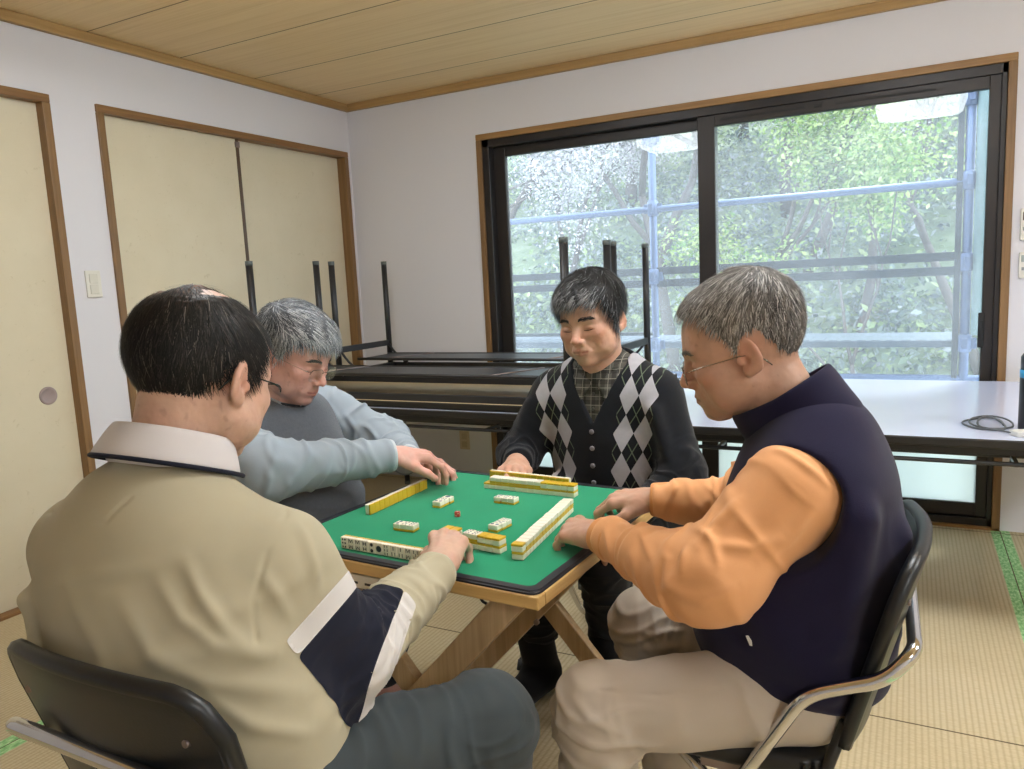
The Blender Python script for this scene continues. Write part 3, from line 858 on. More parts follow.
# wall of the man in the orange sleeves, runs away from the camera
for i in range(17):
    x, y = 2.562 - i * .0018, -2.744 + i * PIT
    tile(x, y, ZT + TTH/2, PI/2 + .09, 'down', f'lower mahjong tile of the long wall by the orange sleeves, {ORD[i]} from near end', 'wall tiles before the man in orange')
    tile(x + JT(.001), y + JT(.0004), ZT + TTH * 1.5 + .0003, PI/2 + .09 + JT(.02), 'down' if i == 0 else 'up',
         f'upper mahjong tile of the long wall by the orange sleeves, {ORD[i]} from near end', 'wall tiles before the man in orange')
# wall before the beige shirt
for i in range(8):
    x, y = 2.506 - i * PIT, -2.724 + i * PIT * .12
    tile(x, y, ZT + TTH/2, -.12 + JT(.01), 'down', f'lower mahjong tile of the short wall beside the beige sleeve, {ORD[i]} from right', 'wall tiles before the man in the beige shirt')
    if i not in (5,):
        up_ = i in (3, 4)
        tile(x + JT(.001), y + JT(.001), ZT + TTH * 1.5 + .0003, -.12 + JT(.02), 'up' if up_ else 'down',
             f'upper mahjong tile of the short wall beside the beige sleeve, {ORD[i]} from right', 'wall tiles before the man in the beige shirt', 'six_dots_blue' if up_ else None)
# melds in the middle
def trio(cx, cy, rz, where, faces):
    for k in range(3):
        d = (k - 1) * PIT
        tile(cx + d * math.cos(rz) + JT(.0012), cy + d * math.sin(rz) + JT(.0012), ZT + TTH/2, rz + JT(.04), 'up',
             f'mahjong tile lying face up, {("first", "middle", "last")[k]} of the three {where}', 'face-up tiles in the middle of the table', faces[k])
trio(2.203, -2.472, PI/2 - .05, 'tiles between red die and grey sleeve', ['two_dots_blue', 'six_dots_blue', 'one_dot_blue'])
trio(2.229, -2.672, .0, 'tiles left of the beige cuff', ['two_dots_blue', 'five_bamboo_blue', 'six_dots_blue'])
trio(2.352, -2.405, -.06, 'tiles before the back wall', ['eight_bamboo_blue', 'four_bamboo_blue', 'five_bamboo_blue'])
trio(2.434, -2.590, PI/2 - .12, 'tiles beside the long wall', ['two_dots_blue', 'five_bamboo_blue', 'six_bamboo_blue'])
d_ = thing('die', 'small red die in the middle of the green mat', 'die', (2.291, -2.545, ZT), .4)
bm = B(); box(bm, (-.0065, -.0065, 0), (.0065, .0065, .013), .0018, 3); obj('die_body', bm, simple('red_die', '#B5443C', .3), d_)
bm = B()
for x, y in ((0, 0),): lathe(bm, [(.002, -.0003), (.002, .0003)], (x, y, .013), 10)
for x, z in ((-.0028, .0037), (.0028, .0093)): lathe(bm, [(.0012, -.0003), (.0012, .0003)], (x, -.0065, z), 8, M=Matrix.Rotation(PI/2, 4, 'X'))
for y, z in ((-.0028, .0037), (.0028, .0093), (0, .0065)): lathe(bm, [(.0012, -.0003), (.0012, .0003)], (.0065, y, z), 8, M=Matrix.Rotation(PI/2, 4, 'Y'))
obj('pip', bm, M_IVORY, d_)

# ------------------------------------------------------------------ folding chairs
M_CHROME = simple('chrome_tube', '#D6D6D8', .12, 1.0, var=.02)
def m_vinyl():
    t = NT('black_vinyl'); n = t.noise(t.obj(), 260, 3, .6)
    t.bsdf(lin('#15171A'), .38, 0, t.bump(n, .25, .0008), spec=.5); return t.m
M_VINYL = m_vinyl()
def make_chair(label, loc, rz):
    """seat faces local +y; back panel, seat pad, chrome front-leg loop round the back, rear-leg loop"""
    c = thing('folding_chair', label, 'chair', loc, rz, 'black folding chairs round the mahjong table')
    # back panel: curved sheet with rounded corners, leaning back
    Wb, z0, z1 = .41, .48, .795
    nx, nz = 16, 12
    def bp(u, v, off):
        x = (u - .5) * Wb; r = .06
        # rounded upper corners
        hmax = z1
        ex = max(0, abs(x) - (Wb/2 - r))
        hmax = z1 - (r - math.sqrt(max(0, r*r - ex*ex))) + .012 * math.cos(x / Wb * PI)
        z = z0 + (hmax - z0) * v
        y = -.185 - (z - z0) * .27 - .030 * (1 - (2 * x / Wb) ** 2) + off
        return (x * (1 - .10 * (1 - v)), y, z)
    bm = B()
    for off, flip_ in ((.012, 0), (-.012, 1)):
        g = [[bm.verts.new(bp(i / nx, j / nz, off)) for i in range(nx + 1)] for j in range(nz + 1)]
        for j in range(nz):
            for i in range(nx):
                q = (g[j][i], g[j][i+1], g[j+1][i+1], g[j+1][i]); bm.faces.new(q[::-1] if not flip_ else q)
        if not flip_: ga = g
    b1 = [ga[0][i] for i in range(nx+1)] + [ga[j][nx] for j in range(1, nz+1)] + [ga[nz][i] for i in range(nx-1, -1, -1)] + [ga[j][0] for j in range(nz-1, 0, -1)]
    b2 = [g[0][i] for i in range(nx+1)] + [g[j][nx] for j in range(1, nz+1)] + [g[nz][i] for i in range(nx-1, -1, -1)] + [g[j][0] for j in range(nz-1, 0, -1)]
    for i in range(len(b1)): bm.faces.new((b1[i], b1[(i+1) % len(b1)], b2[(i+1) % len(b1)], b2[i]))
    bmesh.ops.recalc_face_normals(bm, faces=bm.faces[:])
    bk = obj('backrest', bm, M_VINYL, c, smooth=True)
    md = bk.modifiers.new('edge', 'BEVEL'); md.width = .005; md.segments = 3; md.limit_method = 'ANGLE'; md.angle_limit = .9
    bm = B()
    rim = [bp(0, v / 12, 0) for v in range(12)] + [bp(u / 24, 1, 0) for u in range(25)] + [bp(1, 1 - v / 12, 0) for v in range(1, 13)]
    tube(bm, rim, .0125, 8); obj('piping', bm, M_VINYL, bk, smooth=True)
    for s in (-1, 1):
        bm = B(); p = bp(.5 + s * .40, .80, -.013); lathe(bm, [(.006, -.003), (.005, .002)], p, 12, M=Matrix.Rotation(PI/2, 4, 'X'))
        obj('rivet', bm, M_PULL, bk)
    # black side posts carrying the panel down to the hinge
    for s in (-1, 1):
        bm = B(); tube(bm, [(s * .183, -.187, .52), (s * .183, -.150, .40), (s * .183, -.135, .36)], .010, 8); obj('back_post', bm, M_EDGE, c, smooth=True)
    bm = B(); prism(bm, rrect(.40, .39, .05), -.02, .022, Matrix.Translation((0, .03, .425)), bev=.012); obj('seat', bm, M_VINYL, c, smooth=True)
    bm = B(); prism(bm, rrect(.37, .36, .04), -.028, -.018, Matrix.Translation((0, .03, .425))); obj('seat_pan', bm, M_FRAME, c)
    # front legs: one chrome tube, foot - arm - round behind the back - arm - foot
    half = [(.222, .215, .008), (.224, -.044, .435), (.226, -.128, .580), (.224, -.190, .605), (.222, -.243, .625), (.212, -.285, .675)]
    path = half + [(-x, y, z) for x, y, z in half[::-1]]
    bm = B(); tube(bm, rounded_path(path, .07, 8), .0115, 12); fl_ = obj('front_leg_loop', bm, M_CHROME, c, smooth=True)
    for s in (-1, 1):
        bm = B(); tube(bm, [(s * .222, .217, .0), (s * .222, .203, .03)], .0145, 10); obj('rubber_foot', bm, M_RUB, fl_)
    bm = B(); tube(bm, rounded_path([(.185, .09, .415), (.185, -.02, .30), (.185, -.235, .008), (-.185, -.235, .008), (-.185, -.02, .30), (-.185, .09, .415)], .06, 8), .0115, 12); obj('rear_leg_loop', bm, M_CHROME, c, smooth=True)
    for s in (-1, 1):
        bm = B(); box(bm, (s * .19 - .003, -.16, .39), (s * .19 + .003, .05, .42), .002); lathe(bm, [(.009, -.02), (.009, .02)], (s * .198, .045, .45), 12, M=Matrix.Rotation(PI/2, 4, 'Y'))
        obj('hinge_bracket', bm, M_PULL, c)
    return c
make_chair('black folding chair under the man in the beige shirt, seen from behind', (2.335, -3.225, 0), .0)
make_chair('black folding chair with chrome arm under the man in the navy vest', (2.988, -2.615, 0), PI/2 + .03)
make_chair('black folding chair under the man in the argyle cardigan', (2.375, -1.785, 0), PI)
make_chair('black folding chair under the man in the grey sweater', (1.63, -2.44, 0), -PI/2)
# ------------------------------------------------------------------ sculpting by distance fields
V3 = lambda *a: np.array(a if len(a) == 3 else a[0], float)
def smin(a, b, k):
    if k <= 0: return np.minimum(a, b)
    h = np.maximum(k - np.abs(a - b), 0) / k
    return np.minimum(a, b) - h * h * k * .25
def smax(a, b, k): return -smin(-a, -b, k)
def sstep(a, b, x):
    t = np.clip((x - a) / (b - a), 0, 1); return t * t * (3 - 2 * t)

def d_cap(P, a, b, ra, rb, ax=None, s=1.):
    X, Y, Z = P; a = V3(a); b = V3(b); u = b - a; l2 = max(u @ u, 1e-9)
    qx, qy, qz = X - a[0], Y - a[1], Z - a[2]
    t = np.clip((qx * u[0] + qy * u[1] + qz * u[2]) / l2, 0, 1)
    dx, dy, dz = qx - t * u[0], qy - t * u[1], qz - t * u[2]
    q = dx * dx + dy * dy + dz * dz
    if ax is not None:
        n = V3(ax); n = n / np.linalg.norm(n)
        dn = dx * n[0] + dy * n[1] + dz * n[2]
        q = q + dn * dn * (1 / (s * s) - 1)
        return (np.sqrt(q) - (ra + (rb - ra) * t)) * (.5 + .5 * s)
    return np.sqrt(q) - (ra + (rb - ra) * t)

def d_ell(P, c, r, R=None):
    X, Y, Z = P; qx, qy, qz = X - c[0], Y - c[1], Z - c[2]
    if R is not None:
        R = np.asarray(R)
        qx, qy, qz = (qx * R[0, i] + qy * R[1, i] + qz * R[2, i] for i in range(3))
    a, b, d = qx / r[0], qy / r[1], qz / r[2]
    k0 = np.sqrt(a * a + b * b + d * d) + 1e-9
    k1 = np.sqrt((a / r[0]) ** 2 + (b / r[1]) ** 2 + (d / r[2]) ** 2) + 1e-9
    return k0 * (k0 - 1) / k1

class Grid:
    def __init__(s, lo, hi, h):
        s.lo = V3(lo); s.h = h
        s.n = np.ceil((V3(hi) - s.lo) / h).astype(int) + 1
        s.f = np.full(s.n, .5, np.float32)
        s.ax = [(s.lo[i] + h * np.arange(s.n[i])).astype(np.float32) for i in range(3)]
    def sub(s, lo, hi):
        i0 = np.clip(np.floor((V3(lo) - s.lo) / s.h).astype(int), 0, s.n); i1 = np.clip(np.ceil((V3(hi) - s.lo) / s.h).astype(int) + 1, 0, s.n)
        sl = tuple(slice(a, b) for a, b in zip(i0, i1))
        P = (s.ax[0][sl[0]][:, None, None], s.ax[1][sl[1]][None, :, None], s.ax[2][sl[2]][None, None, :])
        return sl, P
    def put(s, fn, lo, hi, k=0., mode='u'):
        sl, P = s.sub(lo, hi)
        cur = s.f[sl]
        if cur.size == 0: return
        d = fn(P).astype(np.float32)
        if mode == 'u': s.f[sl] = smin(cur, d, k)
        elif mode == 'cut': s.f[sl] = smax(cur, -d, k)
        elif mode == 'and': s.f[sl] = smax(cur, d, k)
    def cap(s, a, b, ra, rb, k=.02, ax=None, sq=1., mode='u'):
        m = max(ra, rb) + k + .02
        lo = np.minimum(a, b) - m; hi = np.maximum(a, b) + m
        s.put(lambda P: d_cap(P, a, b, ra, rb, ax, sq), lo, hi, k, mode)
    def ell(s, c, r, k=.02, R=None, mode='u'):
        m = max(r) + k + .02; c = V3(c)
        s.put(lambda P: d_ell(P, c, r, R), c - m, c + m, k, mode)
    def chain(s, pts, rad, k=.02, ax=None, sq=1.):
        for i in range(len(pts) - 1): s.cap(V3(pts[i]), V3(pts[i+1]), rad[i], rad[i+1], k, ax, sq)
    def plane(s, p, n, k=.004, r=None):
        """keep the side the normal points away from, within radius r of p"""
        p, n = V3(p), V3(n) / np.linalg.norm(n)
        f = lambda P: (P[0] - p[0]) * n[0] + (P[1] - p[1]) * n[1] + (P[2] - p[2]) * n[2]
        if r is None: sl = tuple(slice(0, m) for m in s.n); lo, hi = s.lo, s.lo + s.h * s.n
        else: lo, hi = p - r, p + r
        if r is None: s.put(f, lo, hi, k, 'and')
        else:
            def g(P):
                d = np.sqrt((P[0] - p[0])**2 + (P[1] - p[1])**2 + (P[2] - p[2])**2)
                return np.where(d < r, f(P), -1.)
            s.put(g, lo, hi, k, 'and')
    def mesh(s):
        f = s.f; ins = f < 0
        c = np.zeros(tuple(s.n - 1), np.uint8)
        for dx in (0, 1):
            for dy in (0, 1):
                for dz in (0, 1):
                    c += ins[dx:s.n[0]-1+dx, dy:s.n[1]-1+dy, dz:s.n[2]-1+dz]
        act = (c > 0) & (c < 8)
        I = np.argwhere(act)
        idx = np.full(act.shape, -1, np.int32); idx[act] = np.arange(len(I))
        acc = np.zeros((len(I), 3)); cnt = np.zeros(len(I))
        for axis in range(3):
            o = [a for a in range(3) if a != axis]
            for u in (0, 1):
                for v in (0, 1):
                    A = I.copy(); A[:, o[0]] += u; A[:, o[1]] += v
                    Bq = A.copy(); Bq[:, axis] += 1
                    fa, fb = f[tuple(A.T)], f[tuple(Bq.T)]
                    x = (fa < 0) != (fb < 0)
                    t = np.where(x, fa / np.where(np.abs(fa - fb) < 1e-12, 1, fa - fb), 0)
                    p = A.astype(float); p[:, axis] += t
                    acc += p * x[:, None]; cnt += x
        V = s.lo + s.h * acc / cnt[:, None]
        quads = []
        for axis in range(3):
            o1, o2 = (axis + 1) % 3, (axis + 2) % 3
            sa = [slice(None)] * 3; sb = [slice(None)] * 3
            sa[axis] = slice(0, -1); sb[axis] = slice(1, None)
            a, b = ins[tuple(sa)], ins[tuple(sb)]
            E = np.argwhere(a != b)
            E = E[(E[:, o1] > 0) & (E[:, o2] > 0) & (E[:, o1] < s.n[o1] - 1) & (E[:, o2] < s.n[o2] - 1)]
            if len(E) == 0: continue
            flip = a[tuple(E.T)]
            q = []
            for u, v in ((1, 1), (0, 1), (0, 0), (1, 0)):
                K = E.copy(); K[:, o1] -= u; K[:, o2] -= v
                q.append(idx[tuple(K.T)])
            q = np.stack(q, 1)
            q[~flip] = q[~flip][:, ::-1]
            quads.append(q)
        return V, np.concatenate(quads)

def vnormals(V, F):
    n = np.cross(V[F[:, 2]] - V[F[:, 0]], V[F[:, 3]] - V[F[:, 1]])
    N = np.zeros_like(V)
    for i in range(4): np.add.at(N, F[:, i], n)
    return N / (np.linalg.norm(N, axis=1, keepdims=True) + 1e-12)

def relax(V, F, it=1, w=.5):
    E = np.concatenate([F[:, [0, 1]], F[:, [1, 2]], F[:, [2, 3]], F[:, [3, 0]]])
    for _ in range(it):
        S = np.zeros_like(V); C = np.zeros(len(V))
        np.add.at(S, E[:, 0], V[E[:, 1]]); np.add.at(S, E[:, 1], V[E[:, 0]])
        np.add.at(C, E[:, 0], 1); np.add.at(C, E[:, 1], 1)
        V = V * (1 - w) + w * S / C[:, None]
    return V

# gradient noise in numpy
_PERM = np.random.default_rng(3).permutation(512).astype(np.int64)
_GRAD = np.random.default_rng(4).normal(size=(512, 3)); _GRAD /= np.linalg.norm(_GRAD, axis=1, keepdims=True)
def pnoise(P):
    P = np.asarray(P, float); i = np.floor(P).astype(np.int64); f = P - i
    u = f * f * f * (f * (f * 6 - 15) + 10)
    out = np.zeros(len(P))
    for dx in (0, 1):
        for dy in (0, 1):
            for dz in (0, 1):
                h = _PERM[(_PERM[(_PERM[(i[:, 0] + dx) & 511] + i[:, 1] + dy) & 511] + i[:, 2] + dz) & 511]
                g = _GRAD[h]
                w = (u[:, 0] if dx else 1 - u[:, 0]) * (u[:, 1] if dy else 1 - u[:, 1]) * (u[:, 2] if dz else 1 - u[:, 2])
                out += w * (g[:, 0] * (f[:, 0] - dx) + g[:, 1] * (f[:, 1] - dy) + g[:, 2] * (f[:, 2] - dz))
    return out * 1.6

def wrinkle(V, N, segs, base=(9, .0025), seed=0):
    """cloth folds: soft lumps everywhere plus folds that run round the limbs, strongest near the joints
    segs: (a, b, amp, freq, falloff_from 'a'/'b'/None, reach)"""
    D = base[1] * pnoise(V * base[0] + seed)
    # warped ridges
    W = V + .03 * np.stack([pnoise(V * 7 + 11 + seed), pnoise(V * 7 + 37 + seed), pnoise(V * 7 + 71 + seed)], 1)
    for (a, b, amp, fr, frm, reach) in segs:
        a, b = V3(a), V3(b); u = b - a; L = np.linalg.norm(u); u = u / L
        q = W - a; t = q @ u; rad = np.linalg.norm(V - a - np.clip((V - a) @ u, 0, L)[:, None] * u, axis=1)
        w = np.exp(-np.maximum(rad - reach, 0) ** 2 / (2 * .02 ** 2))
        tt = ((V - a) @ u) / L
        if frm == 'b': w = w * sstep(.15, 1.0, tt) * (1 - sstep(1.05, 1.3, tt))
        elif frm == 'a': w = w * (1 - sstep(.1, .95, tt)) * sstep(-.35, -.05, tt)
        else: w = w * sstep(-.1, .05, tt) * (1 - sstep(.95, 1.1, tt))
        perp = q - t[:, None] * u
        fr = fr * 1.5
        n = pnoise(np.concatenate([(t * fr)[:, None], (perp @ V3(.7, .5, .5) * fr * .30)[:, None], (perp @ V3(-.5, .7, .3) * fr * .30)[:, None]], 1) + seed * 3.1)
        n2 = pnoise(np.concatenate([(t * fr * .6)[:, None], (perp @ V3(.6, -.5, .6) * fr * .5)[:, None], (perp @ V3(.5, .7, -.3) * fr * .5)[:, None]], 1) + seed * 7.7 + 31)
        D += amp * .75 * w * (np.exp(-(n / .15) ** 2) * 1.2 + .8 * np.exp(-(n2 / .12) ** 2) - .55)
    return V + N * D[:, None]

def crease(V, N, lines):
    """single folds or seams: ridge (amp > 0) or groove along a polyline, tapering at its ends"""
    D = np.zeros(len(V))
    for pts, amp, w in lines:
        P_ = np.array(pts, float); L = np.linalg.norm(np.diff(P_, axis=0), axis=1); tot = L.sum(); s0 = 0
        best = np.full(len(V), 9.); par = np.zeros(len(V))
        near = np.where((np.abs(V - P_.mean(0)) < (np.ptp(P_, axis=0) / 2 + 4 * w + .03)).all(1))[0]
        Q = V[near]; bd = np.full(len(near), 9.); bs = np.zeros(len(near))
        for a, b, l in zip(P_, P_[1:], L):
            u = (b - a) / l; t = np.clip((Q - a) @ u, 0, l); d = np.linalg.norm(Q - a - t[:, None] * u, axis=1)
            m = d < bd; bd[m] = d[m]; bs[m] = (s0 + t[m]) / tot; s0 += l
        tap = np.sqrt(np.clip(np.sin(PI * np.clip(bs, .02, .98)), 0, 1)) if amp > 0 else 1.
        D[near] += amp * tap * (np.exp(-(bd / w) ** 2) - (.35 * np.exp(-(bd / (2.8 * w)) ** 2) if amp > 0 else 0))
    return V + N * D[:, None]

# ------------------------------------------------------------------ heads
def basis(face, pitch=0., roll=0.):
    """columns: right, forward, up of a head looking along 'face' (horizontal), pitched down by 'pitch' degrees"""
    f = V3(face[0], face[1], 0); f /= np.linalg.norm(f); u = V3(0, 0, 1); r = np.cross(f, u)
    p = math.radians(pitch); f2 = f * math.cos(p) - u * math.sin(p); u2 = u * math.cos(p) + f * math.sin(p)
    q = math.radians(roll); r2 = r * math.cos(q) + u2 * math.sin(q); u3 = u2 * math.cos(q) - r * math.sin(q)
    return np.stack([r2, f2, u3], 1)

HD = dict(jaw=1., cheek=1., nose=1., age=1., belly=0.)
def skull(L, o=HD):
    X, Y, Z = L
    d = d_ell(L, (0, -.014, .034), (.0775, .0985, .0895))
    d = smin(d, d_ell(L, (0, .022, .030), (.066, .066, .062)), .03)
    d = smin(d, d_ell(L, (0, .028, -.032), (.060 * o['jaw'], .060, .074)), .03)
    AX = np.abs(X); M = (AX, Y, Z)
    d = smin(d, d_cap(M, (.050 * o['jaw'], .004, -.052), (.006, .060, -.088), .024, .022), .03)
    return d
def head_fn(L, o=HD):
    X, Y, Z = L; AX = np.abs(X); M = (AX, Y, Z)
    d = skull(L, o)
    d = smin(d, d_ell(M, (.043, .056, -.020), (.026 * o['cheek'], .026, .022)), .022)         # cheekbones
    d = smin(d, d_ell(M, (.045, .036, -.058), (.026 * o['cheek'], .034, .028)), .025)
    d = smin(d, d_cap(M, (.012, .086, .020), (.046, .070, .021), .009, .008), .016)           # brow
    d = smin(d, d_ell(L, (0, .075, -.093), (.020, .019, .015)), .018)                         # chin
    d = smax(d, -d_ell(M, (.033, .100, .000), (.021, .017, .0125)), .014)                     # sockets
    d = smin(d, d_ell(M, (.033, .0715, -.001), (.0165, .0150, .0125)), .006)                  # closed lids
    d = smax(d, -d_cap(M, (.020, .0885, .0065), (.045, .0815, .0065), .0012, .0012), .003)    # lid crease
    d = smax(d, -d_cap(M, (.019, .0885, -.0065), (.046, .0810, -.0065), .0013, .0013), .003)  # lash line
    # nose
    n = o['nose']
    d = smin(d, d_cap(L, (0, .087, .010), (0, .107 * (1 + .03 * (n - 1)), -.026), .0075 * n, .0105 * n), .013)
    d = smin(d, d_ell(L, (0, .109, -.030), (.0115 * n, .0105, .0095)), .006)
    d = smin(d, d_ell(M, (.0125 * n, .099, -.034), (.0088, .0105, .0075)), .005)
    d = smax(d, -d_ell(M, (.0065, .1045, -.0415), (.0038, .0055, .004)), .003)
    # mouth
    d = smin(d, d_ell(L, (0, .076, -.060), (.030, .0235, .022)), .018)
    d = smin(d, d_cap(M, (.002, .0975, -.0585), (.021, .0885, -.0615), .0058, .0036), .005)
    d = smin(d, d_cap(M, (.002, .0955, -.0685), (.018, .0890, -.0665), .0066, .0042), .005)
    d = smax(d, -d_cap(M, (0, .1035, -.0635), (.024, .0935, -.0640), .0017, .0012), .003)
    d = smax(d, -d_cap(L, (0, .1035, -.045), (0, .1015, -.053), .0022, .0022), .005)          # philtrum
    # naso-labial furrow
    d = smax(d, -d_cap(M, (.019, .0975, -.036), (.033, .0835, -.060), .0016 * o['age'], .0012), .006)
    # ears
    Re = np.array(Matrix.Rotation(.38, 3, 'Z') @ Matrix.Rotation(-.18, 3, 'X'))
    e = d_ell(M, (.083, -.012, -.004), (.0075, .0185, .0315), Re)
    e = smin(e, d_ell(M, (.079, -.004, -.028), (.0075, .010, .0115)), .008)
    e = smax(e, -d_ell(M, (.0915, -.0085, .000), (.0065, .0105, .0190), Re), .005)
    e = smax(e, -d_ell(M, (.0860, -.0025, -.009), (.0080, .0068, .0085)), .004)
    e = smin(e, d_ell(M, (.0795, .0075, -.008), (.005, .005, .008)), .005)
    d = smin(d, e, .006)
    return d

class Head:
    def __init__(s, H, R, sc, o=HD): s.H, s.R, s.s, s.o = V3(H), R, sc, o
    def w(s, p): return s.H + s.s * (np.asarray(p, float) @ s.R.T)
    def local(s, P):
        qx, qy, qz = P[0] - s.H[0], P[1] - s.H[1], P[2] - s.H[2]
        R = s.R / s.s
        return tuple((qx * R[0, i] + qy * R[1, i] + qz * R[2, i]) for i in range(3))
    def loc(s, V): return ((V - s.H) @ s.R) / s.s
    def fn(s, P): return head_fn(s.local(P), s.o) * s.s
    def box(s): return s.H - .16 * s.s, s.H + .16 * s.s

# ------------------------------------------------------------------ hands
class Hand:
    """wrist w, direction d (wrist to knuckles), dorsal n; side +1: thumb at cross(d, n), -1: the other side"""
    def __init__(s, w, d, n, side, curls, spread=.10, thumb=(.75, .55, .25, .3), sc=1.):
        d = V3(d) / np.linalg.norm(d); n = V3(n); n = n - d * (n @ d); n /= np.linalg.norm(n)
        t = np.cross(d, n) * side
        s.M = np.stack([t, d, n], 1); s.w = V3(w); s.sc = sc
        mc = [(.029, .093, .0), (.0095, .097, .003), (-.0105, .092, .001), (-.029, .083, -.004)]
        ln = [(.042, .026, .020), (.046, .030, .021), (.042, .028, .021), (.033, .021, .018)]
        rr = [(.0098, .0086, .0078, .0068), (.0100, .0088, .0080, .0070), (.0096, .0084, .0076, .0066), (.0086, .0075, .0068, .0060)]
        s.f = []; s.nails = []
        for i in range(4):
            c = curls[i]; p = V3(mc[i]); pts = [p]; a = 0
            sx = spread * (1.5 - i) / 1.5
            for j in range(3):
                a += math.radians(c[j])
                v = V3(math.sin(sx), math.cos(sx) * math.cos(a), -math.cos(sx) * math.sin(a))
                p = p + v * ln[i][j]; pts.append(p)
            nd = V3(0, math.sin(a), math.cos(a))
            s.f.append((pts, rr[i])); s.nails.append((pts[3] + nd * rr[i][3] * .9 - v * .003, rr[i][3] * .8))
        # thumb: opens sideways, folds across
        op, fold, b1, b2 = thumb
        p0 = V3(.022, .018, -.006)
        v = V3(math.sin(op) * math.cos(fold), math.cos(op), -math.sin(op) * math.sin(fold))
        p1 = p0 + v * .046
        v2 = v + V3(-.5 * b1, .35 * b1, -.45 * b1); v2 /= np.linalg.norm(v2); p2 = p1 + v2 * .033
        v3_ = v2 + V3(-.5 * b2, .2 * b2, -.5 * b2); v3_ /= np.linalg.norm(v3_); p3 = p2 + v3_ * .024
        s.f.append(([p0, p1, p2, p3], (.0150, .0118, .0104, .0086)))
        nd = np.cross(v3_, V3(0, .3, -1)); nd = V3(.4, .0, .9)
        s.nails.append((p3 + nd / np.linalg.norm(nd) * .0075, .0075))
    def w_(s, p): return s.w + s.sc * (s.M @ V3(p))
    def local(s, P):
        q = [P[i] - s.w[i] for i in range(3)]; M = s.M / s.sc
        return tuple(q[0] * M[0, i] + q[1] * M[1, i] + q[2] * M[2, i] for i in range(3))
    def loc(s, V): return ((V - s.w) @ s.M) / s.sc
    def fn(s, P):
        L = s.local(P); z = (0, 0, 1)
        d = d_cap(L, (0, -.02, -.001), (0, .028, -.001), .0285, .030, z, .72)
        d = smin(d, d_cap(L, (.004, .03, -.001), (.0235, .086, -.001), .020, .0145, z, .82), .016)
        d = smin(d, d_cap(L, (0, .03, 0), (.006, .088, .001), .020, .0145, z, .82), .016)
        d = smin(d, d_cap(L, (-.006, .03, -.001), (-.012, .084, -.001), .019, .014, z, .82), .016)
        d = smin(d, d_cap(L, (-.012, .026, -.003), (-.027, .076, -.004), .018, .0125, z, .86), .016)
        fing = None
        for i, (pts, r) in enumerate(s.f):
            e = None
            for j in range(3):
                c = d_cap(L, pts[j], pts[j+1], r[j], r[j+1])
                e = c if e is None else smin(e, c, .004)
            for j in (1, 2): e = smin(e, d_ell(L, pts[j] + V3(0, 0, .0015), (r[j] * 1.04,) * 3), .003)      # knuckles
            if i < 4: e = smin(e, d_ell(L, pts[0] + V3(0, -.002, .003), (r[0] * 1.02, r[0] * 1.1, r[0] * .95)), .006)
            fing = e if fing is None else np.minimum(fing, e)
            if i == 4:
                web = d_cap(L, (.018, .04, -.006), pts[1] * .9, .012, .009)
                d = smin(d, web, .018)
        # tendons on the back of the hand
        for i in range(4):
            d = smin(d, d_cap(L, (.012 - .006 * i, .035, .0135), tuple(V3(s.f[i][0][0]) + V3(0, -.006, .0065)), .0028, .004), .008)
        return smin(d, fing, .007) * s.sc
    def box(s):
        pts = [s.w_(p) for f in s.f for p in f[0]] + [s.w, s.w_((0, -.05, 0))]
        return np.min(pts, 0) - .05, np.max(pts, 0) + .05

# ------------------------------------------------------------------ hair
def hair_shell(head, zl, thick, h=.0026, jagk=1.):
    """zl: hairline height by azimuth [(deg, z)...]; thick(X, Y, Z, az) -> thickness"""
    G = Grid((-.125, -.15, -.125), (.125, .14, .17), h)
    az_, zz_ = zip(*zl)
    def fn(P):
        X, Y, Z = np.broadcast_arrays(*P)
        az = np.degrees(np.arctan2(np.abs(X), Y + .012))
        line = np.interp(az, az_, zz_)
        jag = (.004 * np.sin(az * .33 + 60 * X) + .003 * np.sin(az * .8 + 30 * X) + .002 * np.sin(az * 2.3)) * jagk
        m = sstep(-.004, .020, Z - line + jag)
        t = thick(X, Y, Z, az) * m - .007 * (1 - m)
        return skull((X, Y, Z), head.o) - t
    G.put(fn, G.lo, G.lo + G.h * G.n)
    return G

